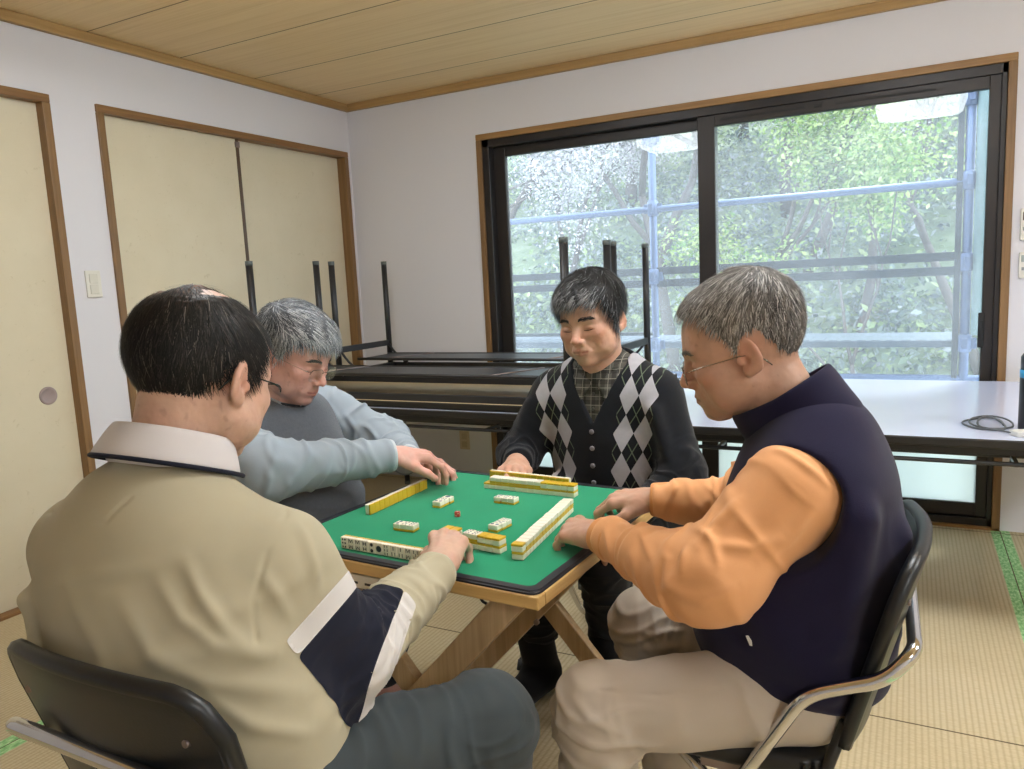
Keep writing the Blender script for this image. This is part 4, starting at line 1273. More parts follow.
def strands(head, Vl, Fl, n, flow, length, cols, width=.0009, steps=5, lift=.0015, keep=None, seed=1):
    """thin tapered hair strips lying along the shell, following the flow field"""
    rg = np.random.default_rng(seed)
    c = Vl[Fl].mean(1); a = np.linalg.norm(np.cross(Vl[Fl[:, 2]] - Vl[Fl[:, 0]], Vl[Fl[:, 3]] - Vl[Fl[:, 1]]), axis=1)
    if keep is not None: a = a * keep(c)
    k = rg.choice(len(c), n, p=a / a.sum())
    sk = lambda p: skull((p[:, 0], p[:, 1], p[:, 2]), head.o)
    def grad(p):
        e = .002; g = np.stack([(sk(p + V3(e, 0, 0)) - sk(p - V3(e, 0, 0))), (sk(p + V3(0, e, 0)) - sk(p - V3(0, e, 0))), (sk(p + V3(0, 0, e)) - sk(p - V3(0, 0, e)))], 1)
        return g / (np.linalg.norm(g, axis=1, keepdims=True) + 1e-9)
    p = c[k] + rg.normal(size=(n, 3)) * .001
    off = sk(p)[:, None]
    L = length(p) * (.6 + .7 * rg.random(n))
    rows = []; jit = rg.normal(size=(n, 3)) * .22
    for s in range(steps + 1):
        g = grad(p)
        d = flow(p) + jit; d = d - g * (d * g).sum(1, keepdims=True); d /= np.linalg.norm(d, axis=1, keepdims=True) + 1e-9
        side = np.cross(d, g)
        wdt = width * (1 - .75 * (s / steps) ** 1.5)
        q = p + g * lift * (s / steps) * (.3 + rg.random((n, 1)) * .4)
        rows += [q - side * wdt * .5, q + side * wdt * .5]
        p = p + d * (L / steps)[:, None]
        p = p + grad(p) * (off - sk(p)[:, None]) * .8
    V = np.stack(rows, 1)                                # n, 2*(steps+1), 3
    m = 2 * (steps + 1)
    f = np.array([[2*i, 2*i+1, 2*i+3, 2*i+2] for i in range(steps)])
    F = (f[None] + (np.arange(n) * m)[:, None, None]).reshape(-1, 4)
    C = np.repeat(cols(c[k], rg), m, 0)
    return V.reshape(-1, 3), F, C

def m_attr(name, rough, sss=0, sheen=0, nscale=None, namp=.12, bump=None, spec=.5, coat=0):
    t = NT(name); a = t.attr('Col'); col = a.outputs['Color']
    if nscale:
        n = t.noise(t.obj(), nscale, 4, .6)
        hs = t.n('HueSaturation'); t.t.links.new(col, hs.inputs['Color'])
        t.t.links.new(t.math('ADD', 1 - namp / 2, t.math('MULTIPLY', n, namp)), hs.inputs['Value']); col = hs.outputs[0]
    nm = t.bump(t.noise(t.obj(), bump[0], 4, .65), bump[1], bump[2]) if bump else None
    t.bsdf(col, rough, 0, nm, spec=spec, sss=sss, sheen=sheen, coat=coat)
    return t.m
M_SKIN = m_attr('skin', .48, sss=.12, nscale=60, namp=.22, bump=(420, .25, .0006), spec=.4)
M_HAIR = m_attr('hair', .55, spec=.25)
# ------------------------------------------------------------------ people
def torso(G, secs, fwd, k=.05):
    for (c0, a0, b0), (c1, a1, b1) in zip(secs, secs[1:]):
        G.cap(V3(c0), V3(c1), a0, a1, k, fwd, .5 * (b0 / a0 + b1 / a1))

class Person:
    def __init__(s, label, H, face, pitch, roll, sc, skin, o=None, seed=0):
        oo = dict(HD); oo.update(o or {})
        s.head = Head(H, basis(face, pitch, roll), sc, oo); s.skin = np.array(lin(skin)[:3]); s.label = label; s.seed = seed
        s.hands = []; s.fwd = V3(face[0], face[1], 0)
    def body(s, lo, hi, neck, secs, arms, legs, h=.003):
        """arms: (shoulder, elbow, wrist) ; legs: (hip, knee, ankle, toe)"""
        G = Grid(lo, hi, h); hd = s.head
        torso(G, secs, s.fwd)
        G.cap(V3(secs[-1][0]), V3(neck), .075, .06, .04)
        for (a, b, c) in arms:
            G.cap(V3(neck) - V3(0, 0, .05), V3(a), .05, .048, .04); G.cap(V3(a), V3(b), .044, .037, .03); G.cap(V3(b), V3(c), .037, .0275, .02)
        for (a, b, c, d) in legs:
            G.cap(V3(a), V3(b), .075, .052, .03); G.cap(V3(b), V3(c), .052, .036, .02)
            G.cap(V3(c) - V3(0, 0, .03), V3(d), .036, .026, .02, (0, 0, 1), .8)
        G.cap(hd.w((0, -.028, -.045)), V3(neck), .056 * hd.s, .064, .03)
        G.cap(hd.w((0, -.005, -.075)), V3(neck) + s.fwd * .03, .042 * hd.s, .046, .03)
        G.put(hd.fn, *hd.box(), k=.018)
        for hn in s.hands: G.put(hn.fn, *hn.box(), k=.012)
        V, F = G.mesh()
        N = vnormals(V, F)
        L = hd.loc(V); nearh = np.linalg.norm(L, axis=1) < .19
        # slight skin irregularity
        V = V + N * (.0007 * pnoise(V * 55) + .0004 * pnoise(V * 140))[:, None]
        C = np.tile(s.skin, (len(V), 1))
        g = lambda c, r: np.where(nearh, np.exp(-((np.abs(L[:, 0]) - c[0])**2 + (L[:, 1] - c[1])**2 + (L[:, 2] - c[2])**2) / (2 * r * r)), 0)
        def tint(m, col, w): 
            nonlocal C
            C = C * (1 - (m * w)[:, None]) + np.array(col) * (m * w)[:, None]
        red = s.skin * np.array([1.02, .72, .68]); dk = s.skin * np.array([.62, .58, .60])
        tint(g((.045, .070, -.028), .020), red, .55); tint(g((0, .108, -.030), .013), red, .6); tint(g((.085, -.01, 0), .022), red, .55)
        tint(g((.033, .08, -.012), .010), s.skin * np.array([.8, .68, .66]), .45)
        tint(g((.0, .085, -.085), .020), s.skin * np.array([.78, .74, .74]), .35); tint(g((.03, .07, -.08), .02), s.skin * np.array([.8, .76, .76]), .3)
        AXL = (np.abs(L[:, 0]), L[:, 1], L[:, 2])
        lip = np.minimum(d_cap(AXL, (.002, .0975, -.0585), (.020, .0895, -.0620), .0056, .0030), d_cap(AXL, (.002, .0955, -.0685), (.017, .090, -.0665), .0064, .0036))
        tint(np.where(nearh, 1 - sstep(.000, .0035, lip), 0), s.skin * np.array([.80, .52, .50]), .75)
        line = d_cap(AXL, (0, .1000, -.0635), (.022, .0935, -.0640), .0008, .0006)
        tint(np.where(nearh, 1 - sstep(.0004, .0028, line), 0), s.skin * np.array([.42, .25, .24]), .8)
        mott = pnoise(V * 28 + 5); tint(np.clip(mott, 0, 1), red, .25); tint(np.clip(-mott, 0, 1), s.skin * 1.08, .3)
        sp_ = pnoise(V * 85 + 9); tint(sstep(.52, .7, sp_) * nearh, dk, .35 * s.head.o['age'])
        for hn in s.hands:
            Q = hn.loc(V); near = np.linalg.norm(Q - V3(0, .09, 0), axis=1) < .16
            for (p, r) in hn.nails:
                tint(np.where(near, 1 - sstep(r * .7, r * 1.05, np.linalg.norm(Q - p, axis=1)), 0), s.skin * np.array([1.08, .98, .95]), .8)
            for (pts, r) in hn.f:
                for j in (0, 1, 2, 3):
                    tint(np.where(near, np.exp(-((Q - pts[j])**2).sum(1) / (2 * .008**2)), 0), red, .4)
            tint(np.where(near, np.clip(pnoise(Q * 60), 0, 1), 0), red, .35)
        o = np_mesh('person', V, F, C, M_SKIN); tag(o, s.label, 'person')
        s.root = o
        return o
    def cloth(s, name, lo, hi, fn, mat, wr=None, h=.0045, base=(9, .0025), rl=1, label=None, cols=None, post=None, parent=None, cr=None):
        G = Grid(lo, hi, h); fn(G); V, F = G.mesh()
        if rl: V = relax(V, F, rl, .5)
        N = vnormals(V, F)
        if wr is not None: V = wrinkle(V, N, wr, base, s.seed)
        if cr: V = crease(V, vnormals(V, F), cr)
        if post: V = post(V, vnormals(V, F))
        o = np_mesh(name, V, F, cols(V) if cols else None, mat, parent or s.root)
        if label: o['label'] = label
        return o
    def hair(s, zl, thick, flow, length, cols, n=4500, width=.0011, lift=.002, keep=None, shellcol=None, h=.0026, seed=1, jagk=1.):
        G = hair_shell(s.head, zl, thick, h, jagk); V, F = G.mesh()
        out = skull((V[:, 0], V[:, 1], V[:, 2]), s.head.o)
        Fo = F[(out[F] > .0004).all(1)]
        rg = np.random.default_rng(seed)
        N = vnormals(V, F)
        V2 = V + N * (.0016 * pnoise(V * np.array([150, 60, 150])))[:, None]
        cs = shellcol(V, rg) if shellcol else cols(V, rg) * .8
        Vs, Fs, Cs = strands(s.head, V2, Fo, n, flow, length, cols, width, lift=lift, keep=keep, seed=seed)
        VV = np.concatenate([V2, Vs]); FF = np.concatenate([F, Fs + len(V2)]); CC = np.concatenate([cs, Cs])
        o = np_mesh('hair', s.head.w(VV), FF, CC, M_HAIR, s.root)
        return o
    def brows(s, cols, n=110, w=.0009, L=.010, y0=.0):
        rg = np.random.default_rng(5); rows = []; 
        for sd in (-1, 1):
            t = rg.random(n); 
            x = .014 + .034 * t; z = .0235 + .004 * np.sin(t * PI * .8) - .003 * t + rg.normal(size=n) * .0016 + y0
            y = .0905 - .005 * t - .010 * t * t
            p = np.stack([x, y, z], 1)
            # rest on the brow
            for _ in range(4):
                d = head_fn((p[:, 0], p[:, 1], p[:, 2]), s.head.o); p[:, 1] -= (d - .0008)
            dr = np.stack([np.ones(n) * .9, -.25 - .35 * t, .35 - .55 * t + rg.normal(size=n) * .2], 1); dr /= np.linalg.norm(dr, axis=1, keepdims=True)
            e = p + dr * L * (.6 + .6 * rg.random((n, 1)))
            d = head_fn((e[:, 0], e[:, 1], e[:, 2]), s.head.o); e[:, 1] -= np.clip(d - .0012, -.004, .004)
            sd_ = np.array([sd, 1, 1]); up_ = V3(0, .1, 1)
            wv = np.cross(dr, V3(0, 1, 0)); wv /= np.linalg.norm(wv, axis=1, keepdims=True)
            V = np.stack([(p - wv * w) * sd_, (p + wv * w) * sd_, (e + wv * w * .3) * sd_, (e - wv * w * .3) * sd_], 1).reshape(-1, 3); F = np.arange(len(V)).reshape(-1, 4)
            c = np.repeat(cols(rg, len(F)), 4, 0)
            np_mesh('eyebrow', s.head.w(V), F, c, M_HAIR, s.root)
    def lashes(s):
        for sd in (-1, 1):
            bm = B(); pts = []
            for k in range(9):
                t = k / 8; p = V3(.0195 + .0265 * t, .087, -.0058 - .0016 * math.sin(t * PI) + .001 * t)
                for _ in range(5):
                    d = float(head_fn((p[0], p[1], p[2]), s.head.o)); p[1] -= d
                pts.append(s.head.w((p[0] * sd, p[1] + .0004, p[2])))
            tube(bm, pts, [.0006 + .0008 * math.sin(PI * (k + .5) / 9) for k in range(9)], 5)
            obj('eyelashes', bm, simple('lash', '#2A211E', .6), s.root)
    def glasses(s, frame, rim_r, half=True, w=.050, hgt=.034, y=.104, z=-.004, tilt=0.):
        g = bpy.data.objects.new('glasses', None); COL.objects.link(g); g.parent = s.root
        hd = s.head; W = lambda p: Vector(hd.w(p))
        for sd in (-1, 1):
            cx = .0335 * sd
            out = []
            for (px_, pz) in rrect(w, hgt, .012, 5):
                out.append((cx + px_, y - .16 * (abs(cx + px_) - .01) ** 1.0 * .55 - .0, z + pz))
            n = len(out)
            bm = B()
            if half:
                up_ = [p for p in out if p[2] > z + .002]; up_.sort(key=lambda p: p[0])
                tube(bm, [W(p) for p in up_], rim_r, 6)
            else: tube(bm, [W(p) for p in out], rim_r, 6, closed=True)
            obj('rim', bm, frame, g, smooth=True)
            bm = B(); f1 = [bm.verts.new(W((p[0], p[1] + .0008, p[2]))) for p in out]; f2 = [bm.verts.new(W((p[0], p[1] - .0008, p[2]))) for p in out]
            bm.faces.new(f1); bm.faces.new(f2[::-1])
            for i in range(n): bm.faces.new((f1[i], f1[(i+1) % n], f2[(i+1) % n], f2[i]))
            bmesh.ops.recalc_face_normals(bm, faces=bm.faces[:])
            obj('lens', bm, M_LENS, g)
            bm = B()
            hx = (abs(cx) + w/2) * sd
            tube(bm, [W(p) for p in ((hx, y - .009, z + hgt * .28), (hx + .006 * sd, y - .012, z + hgt * .30), (.0770 * sd, .062, z + .012), (.0815 * sd, .030, z + .012), (.0825 * sd, .004, z + .012), (.0815 * sd, -.016, z + .009), (.0800 * sd, -.032, z - .006), (.0775 * sd, -.040, z - .018))],
                 [rim_r, rim_r, rim_r, rim_r, rim_r * 1.1, rim_r * 1.5, rim_r * 1.5, rim_r], 6)
            obj('temple', bm, frame, g, smooth=True)
        bm = B(); tube(bm, [W(p) for p in ((-.010, y - .001, z + .006), (0, y + .003, z + .010), (.010, y - .001, z + .006))], rim_r, 6); obj('bridge', bm, frame, g, smooth=True)

t = NT('spectacle_lens'); lw = t.n('LayerWeight', i_Blend=.5); f_ = t.math('ADD', t.math('MULTIPLY', t.math('POWER', lw.outputs['Facing'], 3.0), .5), .03); tr = t.n('BsdfTransparent'); tr.inputs[0].default_value = (.94, .97, .97, 1); gl = t.n('BsdfGlossy', i_Roughness=.03)
mx = t.n('MixShader'); t.t.links.new(f_, mx.inputs[0]); t.t.links.new(tr.outputs[0], mx.inputs[1]); t.t.links.new(gl.outputs[0], mx.inputs[2]); t.t.links.new(mx.outputs[0], t.out.inputs[0]); M_LENS = t.m
M_GFRAME = simple('dark_glasses_frame', '#23211F', .3, .5); M_GSIL = simple('silver_glasses_frame', '#8E8A80', .25, .9)

def m_cloth(name, hexcol, rough=.85, weave=900, wstr=.25, var=.10, nsc=25, sheen=.1, col2=None, cols=None):
    t = NT(name); v = t.obj()
    n = t.noise(v, nsc, 4, .6); f = t.noise(v, weave, 2, .7)
    c = lin(hexcol); c2 = lin(col2) if col2 else tuple(x * (1 - var) for x in c[:3]) + (1,)
    col = t.mix(n, c, c2); col = t.mix(t.math('MULTIPLY', f, .25), col, tuple(x * .7 for x in c[:3]) + (1,))
    t.bsdf(col, rough, 0, t.bump(t.math('ADD', t.math('MULTIPLY', f, .6), t.math('MULTIPLY', n, .4)), wstr, .0012), spec=.15, sheen=sheen)
    return t.m

def mixcols(pal, w):
    P_ = np.array([lin(p)[:3] for p in pal]); w = np.array(w) / sum(w)
    return lambda n, rg: P_[rg.choice(len(P_), n, p=w)]

def collar(name, mat, parent, c, rt, fw, up, a, b, prof, gap=20, tilt=None, n=48, squeeze=None):
    """band round the neck: ellipse a (sideways) x b (front-back) about c, open at the front by +-gap degrees; prof = closed (radial, height) polygon"""
    c = V3(c); rt, fw, up = V3(rt), V3(fw), V3(up)
    bm = B(); rings = []
    for i in range(n + 1):
        th = math.radians(gap + (360 - 2 * gap) * i / n)
        sx, cy = math.sin(th), math.cos(th)
        fr = 1 if squeeze is None else squeeze(i / n)
        ring = []
        for (r, z) in prof:
            p = c + rt * sx * (a + r) + fw * cy * (b + r) + up * (z * fr if z > 0 else z)
            if tilt: p = p + up * tilt(cy, z)
            ring.append(bm.verts.new(p))
        rings.append(ring)
    m = len(prof)
    for A, C in zip(rings, rings[1:]):
        for k in range(m):
            bm.faces.new((A[k], C[k], C[(k+1) % m], A[(k+1) % m]))
    bm.faces.new(rings[0]); bm.faces.new(rings[-1][::-1])
    bmesh.ops.recalc_face_normals(bm, faces=bm.faces[:])
    o = obj(name, bm, mat, parent, smooth=True)
    sd = o.modifiers.new('s', 'SUBSURF'); sd.levels = 1; sd.render_levels = 2
    return o

def shoes(bm, ankle, toe, r=.045):
    pass
# ================================================================== man in the beige shirt (near left, from behind)
T0 = {}
def man_front():
    P = Person('man in a beige rugby shirt with navy sleeve band, seen from behind, glasses on', (2.268, -3.232, 1.140), (-.06, 1), 20, -3, 1.10, '#C4A08C', dict(cheek=1.12, jaw=1.08, age=1.2), 1)
    SR, ER, WR = V3(2.445, -3.275, .862), V3(2.482, -3.190, .690), V3(2.468, -2.905, .722)
    SL, EL, WL = V3(2.070, -3.335, .872), V3(1.985, -3.240, .660), V3(2.150, -3.020, .600)
    P.hands = [Hand(WR, (-.30, 1, .42), (.10, -.42, 1), -1, [(58, 62, 30), (60, 66, 32), (62, 66, 34), (62, 62, 34)], .06, (.50, .65, .4, .4), 1.08),
               Hand(WL, (.5, .8, -.25), (.1, .2, 1), 1, [(20, 25, 15)] * 4, .12, (.6, .4, .2, .2), 1.0)]
    hipR, kneR, ankR = V3(2.45, -3.27, .52), V3(2.625, -3.02, .505), V3(2.60, -2.97, .09)
    hipL, kneL, ankL = V3(2.22, -3.27, .52), V3(2.08, -2.93, .50), V3(2.06, -2.93, .09)
    neck = V3(2.258, -3.310, .985)
    pel = V3(2.335, -3.315, .55)
    secs = [(pel, .15, .11), ((2.31, -3.33, .72), .16, .11), ((2.275, -3.325, .88), .15, .10)]
    P.body((1.85, -3.58, 0), (2.80, -2.70, 1.32), neck, secs, [(SR, ER, WR), (SL, EL, WL)],
           [(hipR, kneR, ankR, ankR + V3(.02, .16, -.06)), (hipL, kneL, ankL, ankL + V3(-.02, .16, -.06))], h=.003)
    M_SH = m_cloth('beige_cotton', '#B2AA92', .9, 1100, .3, .08, 12, .05)
    def shirt(G):
        torso(G, [((2.320, -3.290, .53), .190, .155), ((2.315, -3.305, .64), .205, .170), ((2.290, -3.330, .76), .205, .160), ((2.262, -3.335, .85), .190, .135)], (0, 1, 0), .05)
        G.cap((2.15, -3.340, .850), (2.375, -3.315, .845), .100, .100, .05)
        G.cap((2.250, -3.330, .950), (2.09, -3.338, .882), .055, .075, .04); G.cap((2.262, -3.325, .945), (2.425, -3.285, .870), .055, .075, .04)
        G.cap(V3(2.256, -3.320, .96), V3(2.260, -3.305, 1.00), .070, .060, .04)
        G.chain([SR + V3(-.01, 0, 0), ER, WR + V3(0, -.01, 0)], [.080, .066, .046], .035)
        G.chain([SL + V3(.01, 0, 0), EL, WL], [.080, .075, .050], .02)
        # cloth gathered over the hip and hem
        G.cap((2.36, -3.12, .60), (2.22, -3.12, .60), .06, .06, .06); G.cap((2.46, -3.33, .57), (2.49, -3.20, .57), .04, .04, .05)
        # soft folds: shoulder blade, back, elbow
        for a, b, r in (((2.43, -3.40, .86), (2.47, -3.38, .70), .012), ((2.36, -3.47, .74), (2.49, -3.32, .62), .010), ((2.26, -3.49, .68), (2.46, -3.38, .58), .010),
                        ((2.12, -3.46, .84), (2.10, -3.45, .68), .010), ((2.49, -3.33, .66), (2.47, -3.22, .62), .010)):
            G.cap(V3(a), V3(b), r, r * .6, .025)
        G.plane(WR + (WR - ER) / np.linalg.norm(WR - ER) * .008, WR - ER, .006, .08)
        G.plane(WL, WL - EL, .006, .08)
        G.plane((2.33, -3.3, .50), (0, 0, -1), .02)
    wr = [(SR, ER, .0045, 16, 'b', .085), (ER, WR, .0060, 18, None, .075), (SL, EL, .005, 16, 'b', .085), (EL, WL, .005, 22, None, .075),
          ((2.26, -3.33, .90), (2.36, -3.30, .52), .0050, 5, None, .25)]
    cr = [([(2.416, -3.414, .922), (2.443, -3.418, .879), (2.473, -3.409, .832), (2.493, -3.392, .803)], .0075, .010), ([(2.393, -3.439, .901), (2.43, -3.441, .855), (2.468, -3.423, .817), (2.507, -3.361, .776)], .0065, .011), ([(2.357, -3.474, .881), (2.407, -3.473, .815), (2.463, -3.433, .769), (2.523, -3.337, .717)], .007, .013), ([(2.323, -3.496, .83), (2.359, -3.488, .764), (2.428, -3.459, .702), (2.495, -3.41, .653)], .007, .014), ([(2.454, -3.442, .761), (2.497, -3.406, .702), (2.536, -3.339, .658)], .007, .011),
          ([(2.486, -3.35, .887), (2.507, -3.342, .851), (2.51, -3.327, .816)], .006, .010), ([(2.491, -3.276, .935), (2.515, -3.283, .895), (2.517, -3.279, .842)], .006, .010), ([(2.239, -3.473, .92), (2.286, -3.489, .863), (2.334, -3.492, .817)], .004, .014),
          ([(2.44, -3.24, .96), (2.467, -3.28, .948), (2.483, -3.337, .91), (2.49, -3.372, .861), (2.497, -3.378, .808)], -.0028, .004), ([(2.05, -3.38, .93), (2.081, -3.387, .946), (2.19, -3.43, .955), (2.302, -3.443, .971), (2.318, -3.414, .998)], -.0022, .0035)]
    sh = P.cloth('shirt', (1.84, -3.60, .46), (2.80, -2.84, 1.10), shirt, M_SH, wr, base=(7, .005), cr=cr, h=.004)
    M_NAVY = m_cloth('navy_cotton', '#20222F', .9, 1100, .3, .1, 20, .05); M_WHT = m_cloth('white_cotton', '#CFCBC8', .9, 1100, .25, .05, 20, .05)
    ua = (ER - SR) / np.linalg.norm(ER - SR); fa = (WR - ER) / np.linalg.norm(WR - ER)
    def band(name, label, mt_, p0, p1, n0, n1, lift):
        """cut a ring out of the sleeve cloth itself, so the stripe follows its folds"""
        b = bmesh.new(); b.from_mesh(sh.data)
        far = []
        for v in b.verts:
            p = np.array(v.co); d1 = d_cap((p[0], p[1], p[2]), SR, ER, .0, .0); d2 = d_cap((p[0], p[1], p[2]), ER, WR, .0, .0)
            if min(d1, d2) > .108 or (p[0] < SR[0] - .03) or (p - ER) @ fa > .13: far.append(v)
        bmesh.ops.delete(b, geom=far, context='VERTS')
        for p, nn in ((p0, -n0), (p1, n1)):
            bmesh.ops.bisect_plane(b, geom=b.verts[:] + b.edges[:] + b.faces[:], plane_co=Vector(p), plane_no=Vector(nn), clear_outer=True)
        b.normal_update()
        for v in b.verts: v.co += v.normal * lift
        rim = [e for e in b.edges if e.is_boundary]
        for _ in range(14):
            mv = {}
            for v in b.verts:
                nb = [e.other_vert(v).co for e in v.link_edges if e.is_boundary]
                if len(nb) == 2: mv[v] = v.co * .5 + (nb[0] + nb[1]) * .25
            for v, c_ in mv.items(): v.co = c_
        r_ = bmesh.ops.extrude_edge_only(b, edges=rim)
        for v in [g for g in r_['geom'] if isinstance(g, bmesh.types.BMVert)]:
            v.co -= v.link_faces[0].normal * 0 + Vector((0, 0, 0))
        o = obj(name, b, mt_, P.root, smooth=True); o['label'] = label
    nm = ua * .8 + fa * .35 + V3(.0, .0, -.15)
    q = lambda s_: SR + (ER - SR) * s_
    nm = V3(.67, .246, -.70); n2 = V3(0.851, 0.397, -0.344); Q_ = [V3(a) for a in ((2.450, -3.228, .776), (2.466, -3.223, .755), (2.54, -3.166, 0.718), (2.558, -3.147, 0.706))]
    band('sleeve_stripe', 'white stripe above the navy band', M_WHT, Q_[0], Q_[1], nm, nm, .0012)
    band('sleeve_band', 'navy band round the right sleeve', M_NAVY, Q_[1], Q_[2], nm, n2, .0012)
    band('sleeve_stripe', 'white stripe below the navy band', M_WHT, Q_[2], Q_[3], n2, n2, .0012)
    M_COL = m_cloth('collar_cotton', '#CBC6C6', .85, 1200, .2, .05, 20, .05)
    rt, fw, up = V3(1, 0, 0), V3(0, .93, -.36), V3(0, .36, .93)
    prof = [(-.006, -.02), (-.004, .042), (.002, .047), (.008, .043), (.027, -.004), (.025, -.008), (.012, .004), (.004, -.012)]
    cl = collar('collar', M_COL, P.root, (2.258, -3.302, 1.020), rt, fw, up, .080, .082, prof, 24)
    bm = B(); tube(bm, [V3(2.258, -3.302, 1.0115) + rt * math.sin(math.radians(th)) * .108 + fw * math.cos(math.radians(th)) * .110 for th in range(40, 321, 8)], .0035, 6)
    obj('collar_piping', bm, M_NAVY, cl)['label'] = 'dark piping under the white collar'
    # trousers
    M_TR = m_cloth('slate_trousers', '#3E4548', .8, 800, .25, .15, 10, .1)
    def tr(G):
        G.cap((2.24, -3.29, .52), (2.44, -3.29, .52), .13, .13, .05, (0, 0, 1), .8)
        G.chain([hipR, kneR, ankR + V3(0, 0, .0)], [.105, .080, .058], .03); G.chain([hipL, kneL, ankL], [.105, .080, .058], .03)
        G.ell(kneR + V3(.0, .01, .01), (.078, .082, .078), .03)
        G.plane(ankR, (0, 0, -1), .006, .1); G.plane(ankL, (0, 0, -1), .006, .1)
    P.cloth('trousers', (1.92, -3.50, .04), (2.78, -2.80, .72), tr, M_TR, [(hipR, kneR, .004, 12, None, .1), (kneR, ankR, .004, 14, 'a', .09), (hipL, kneL, .004, 12, None, .1)], base=(8, .003))
    # hair: black sides, thin crown
    zl = [(0, .088), (25, .092), (45, .080), (60, .045), (70, -.002), (80, -.020), (86, .012), (100, .014), (115, -.018), (135, -.052), (180, -.066)]
    def thick(X, Y, Z, az):
        bald = np.exp(-((X / .056) ** 2 + ((Y + .012) / .082) ** 2) ** 2) * sstep(.060, .095, Z) * (.80 + .35 * np.sin(X * 130 + 40 * Y))
        return .0065 + .0035 * sstep(110, 160, az) * sstep(-.03, .03, Z) - .0115 * bald - .006 * sstep(.045, .075, Y) * sstep(.05, .08, Z)
    crown = V3(.0, -.045, .125)
    def flow(p):
        d = p - crown; d = d / (np.linalg.norm(d, axis=1, keepdims=True) + 1e-6)
        d[:, 1] += .5 * sstep(0, .06, np.abs(p[:, 0])) * sstep(-.08, .0, p[:, 1]); return d + V3(0, .1, -.25)
    def thin(p):       # scalp shows through the sparse hair round the crown
        return np.clip(np.exp(-((p[:, 0] + .012) ** 2 / .040 ** 2 + (p[:, 1] + .048) ** 2 / .046 ** 2)) * sstep(.045, .085, p[:, 2]) * (1 + .9 * pnoise(p * 55)), 0, 1)
    gry = mixcols(['#9B9792', '#6A6663', '#33302E'], [2, 3, 3]); blk = mixcols(['#121212', '#201E1D', '#2E2A28', '#4A4541', '#6A635C'], [6, 5, 3, 1, .3])
    def cols(p, rg):
        m = sstep(.02, .055, p[:, 1]) * (1 - sstep(.06, .09, p[:, 2])) * .8
        m = np.maximum(m, .6 * (1 - sstep(-.055, -.02, p[:, 2])) * (p[:, 1] < 0) * .6)
        u = rg.random(len(p)) < m
        return np.where(u[:, None], gry(len(p), rg), blk(len(p), rg))
    P.hair(zl, thick, flow, lambda p: np.full(len(p), .026) + .010 * (p[:, 2] > .07), cols, 9000, .0011, .0035, seed=2,
           keep=lambda c: 1 - .72 * thin(c),
           shellcol=lambda V, rg: np.array(lin('#1D1A19')[:3]) * (1 - thin(V)[:, None] * .75) + np.array(lin('#8A6650')[:3]) * thin(V)[:, None] * .75)
    P.brows(lambda rg, n: mixcols(['#221F1E', '#3A3533'], [3, 1])(n, rg)); P.lashes()
    P.glasses(M_GFRAME, .0013, True)
    return P

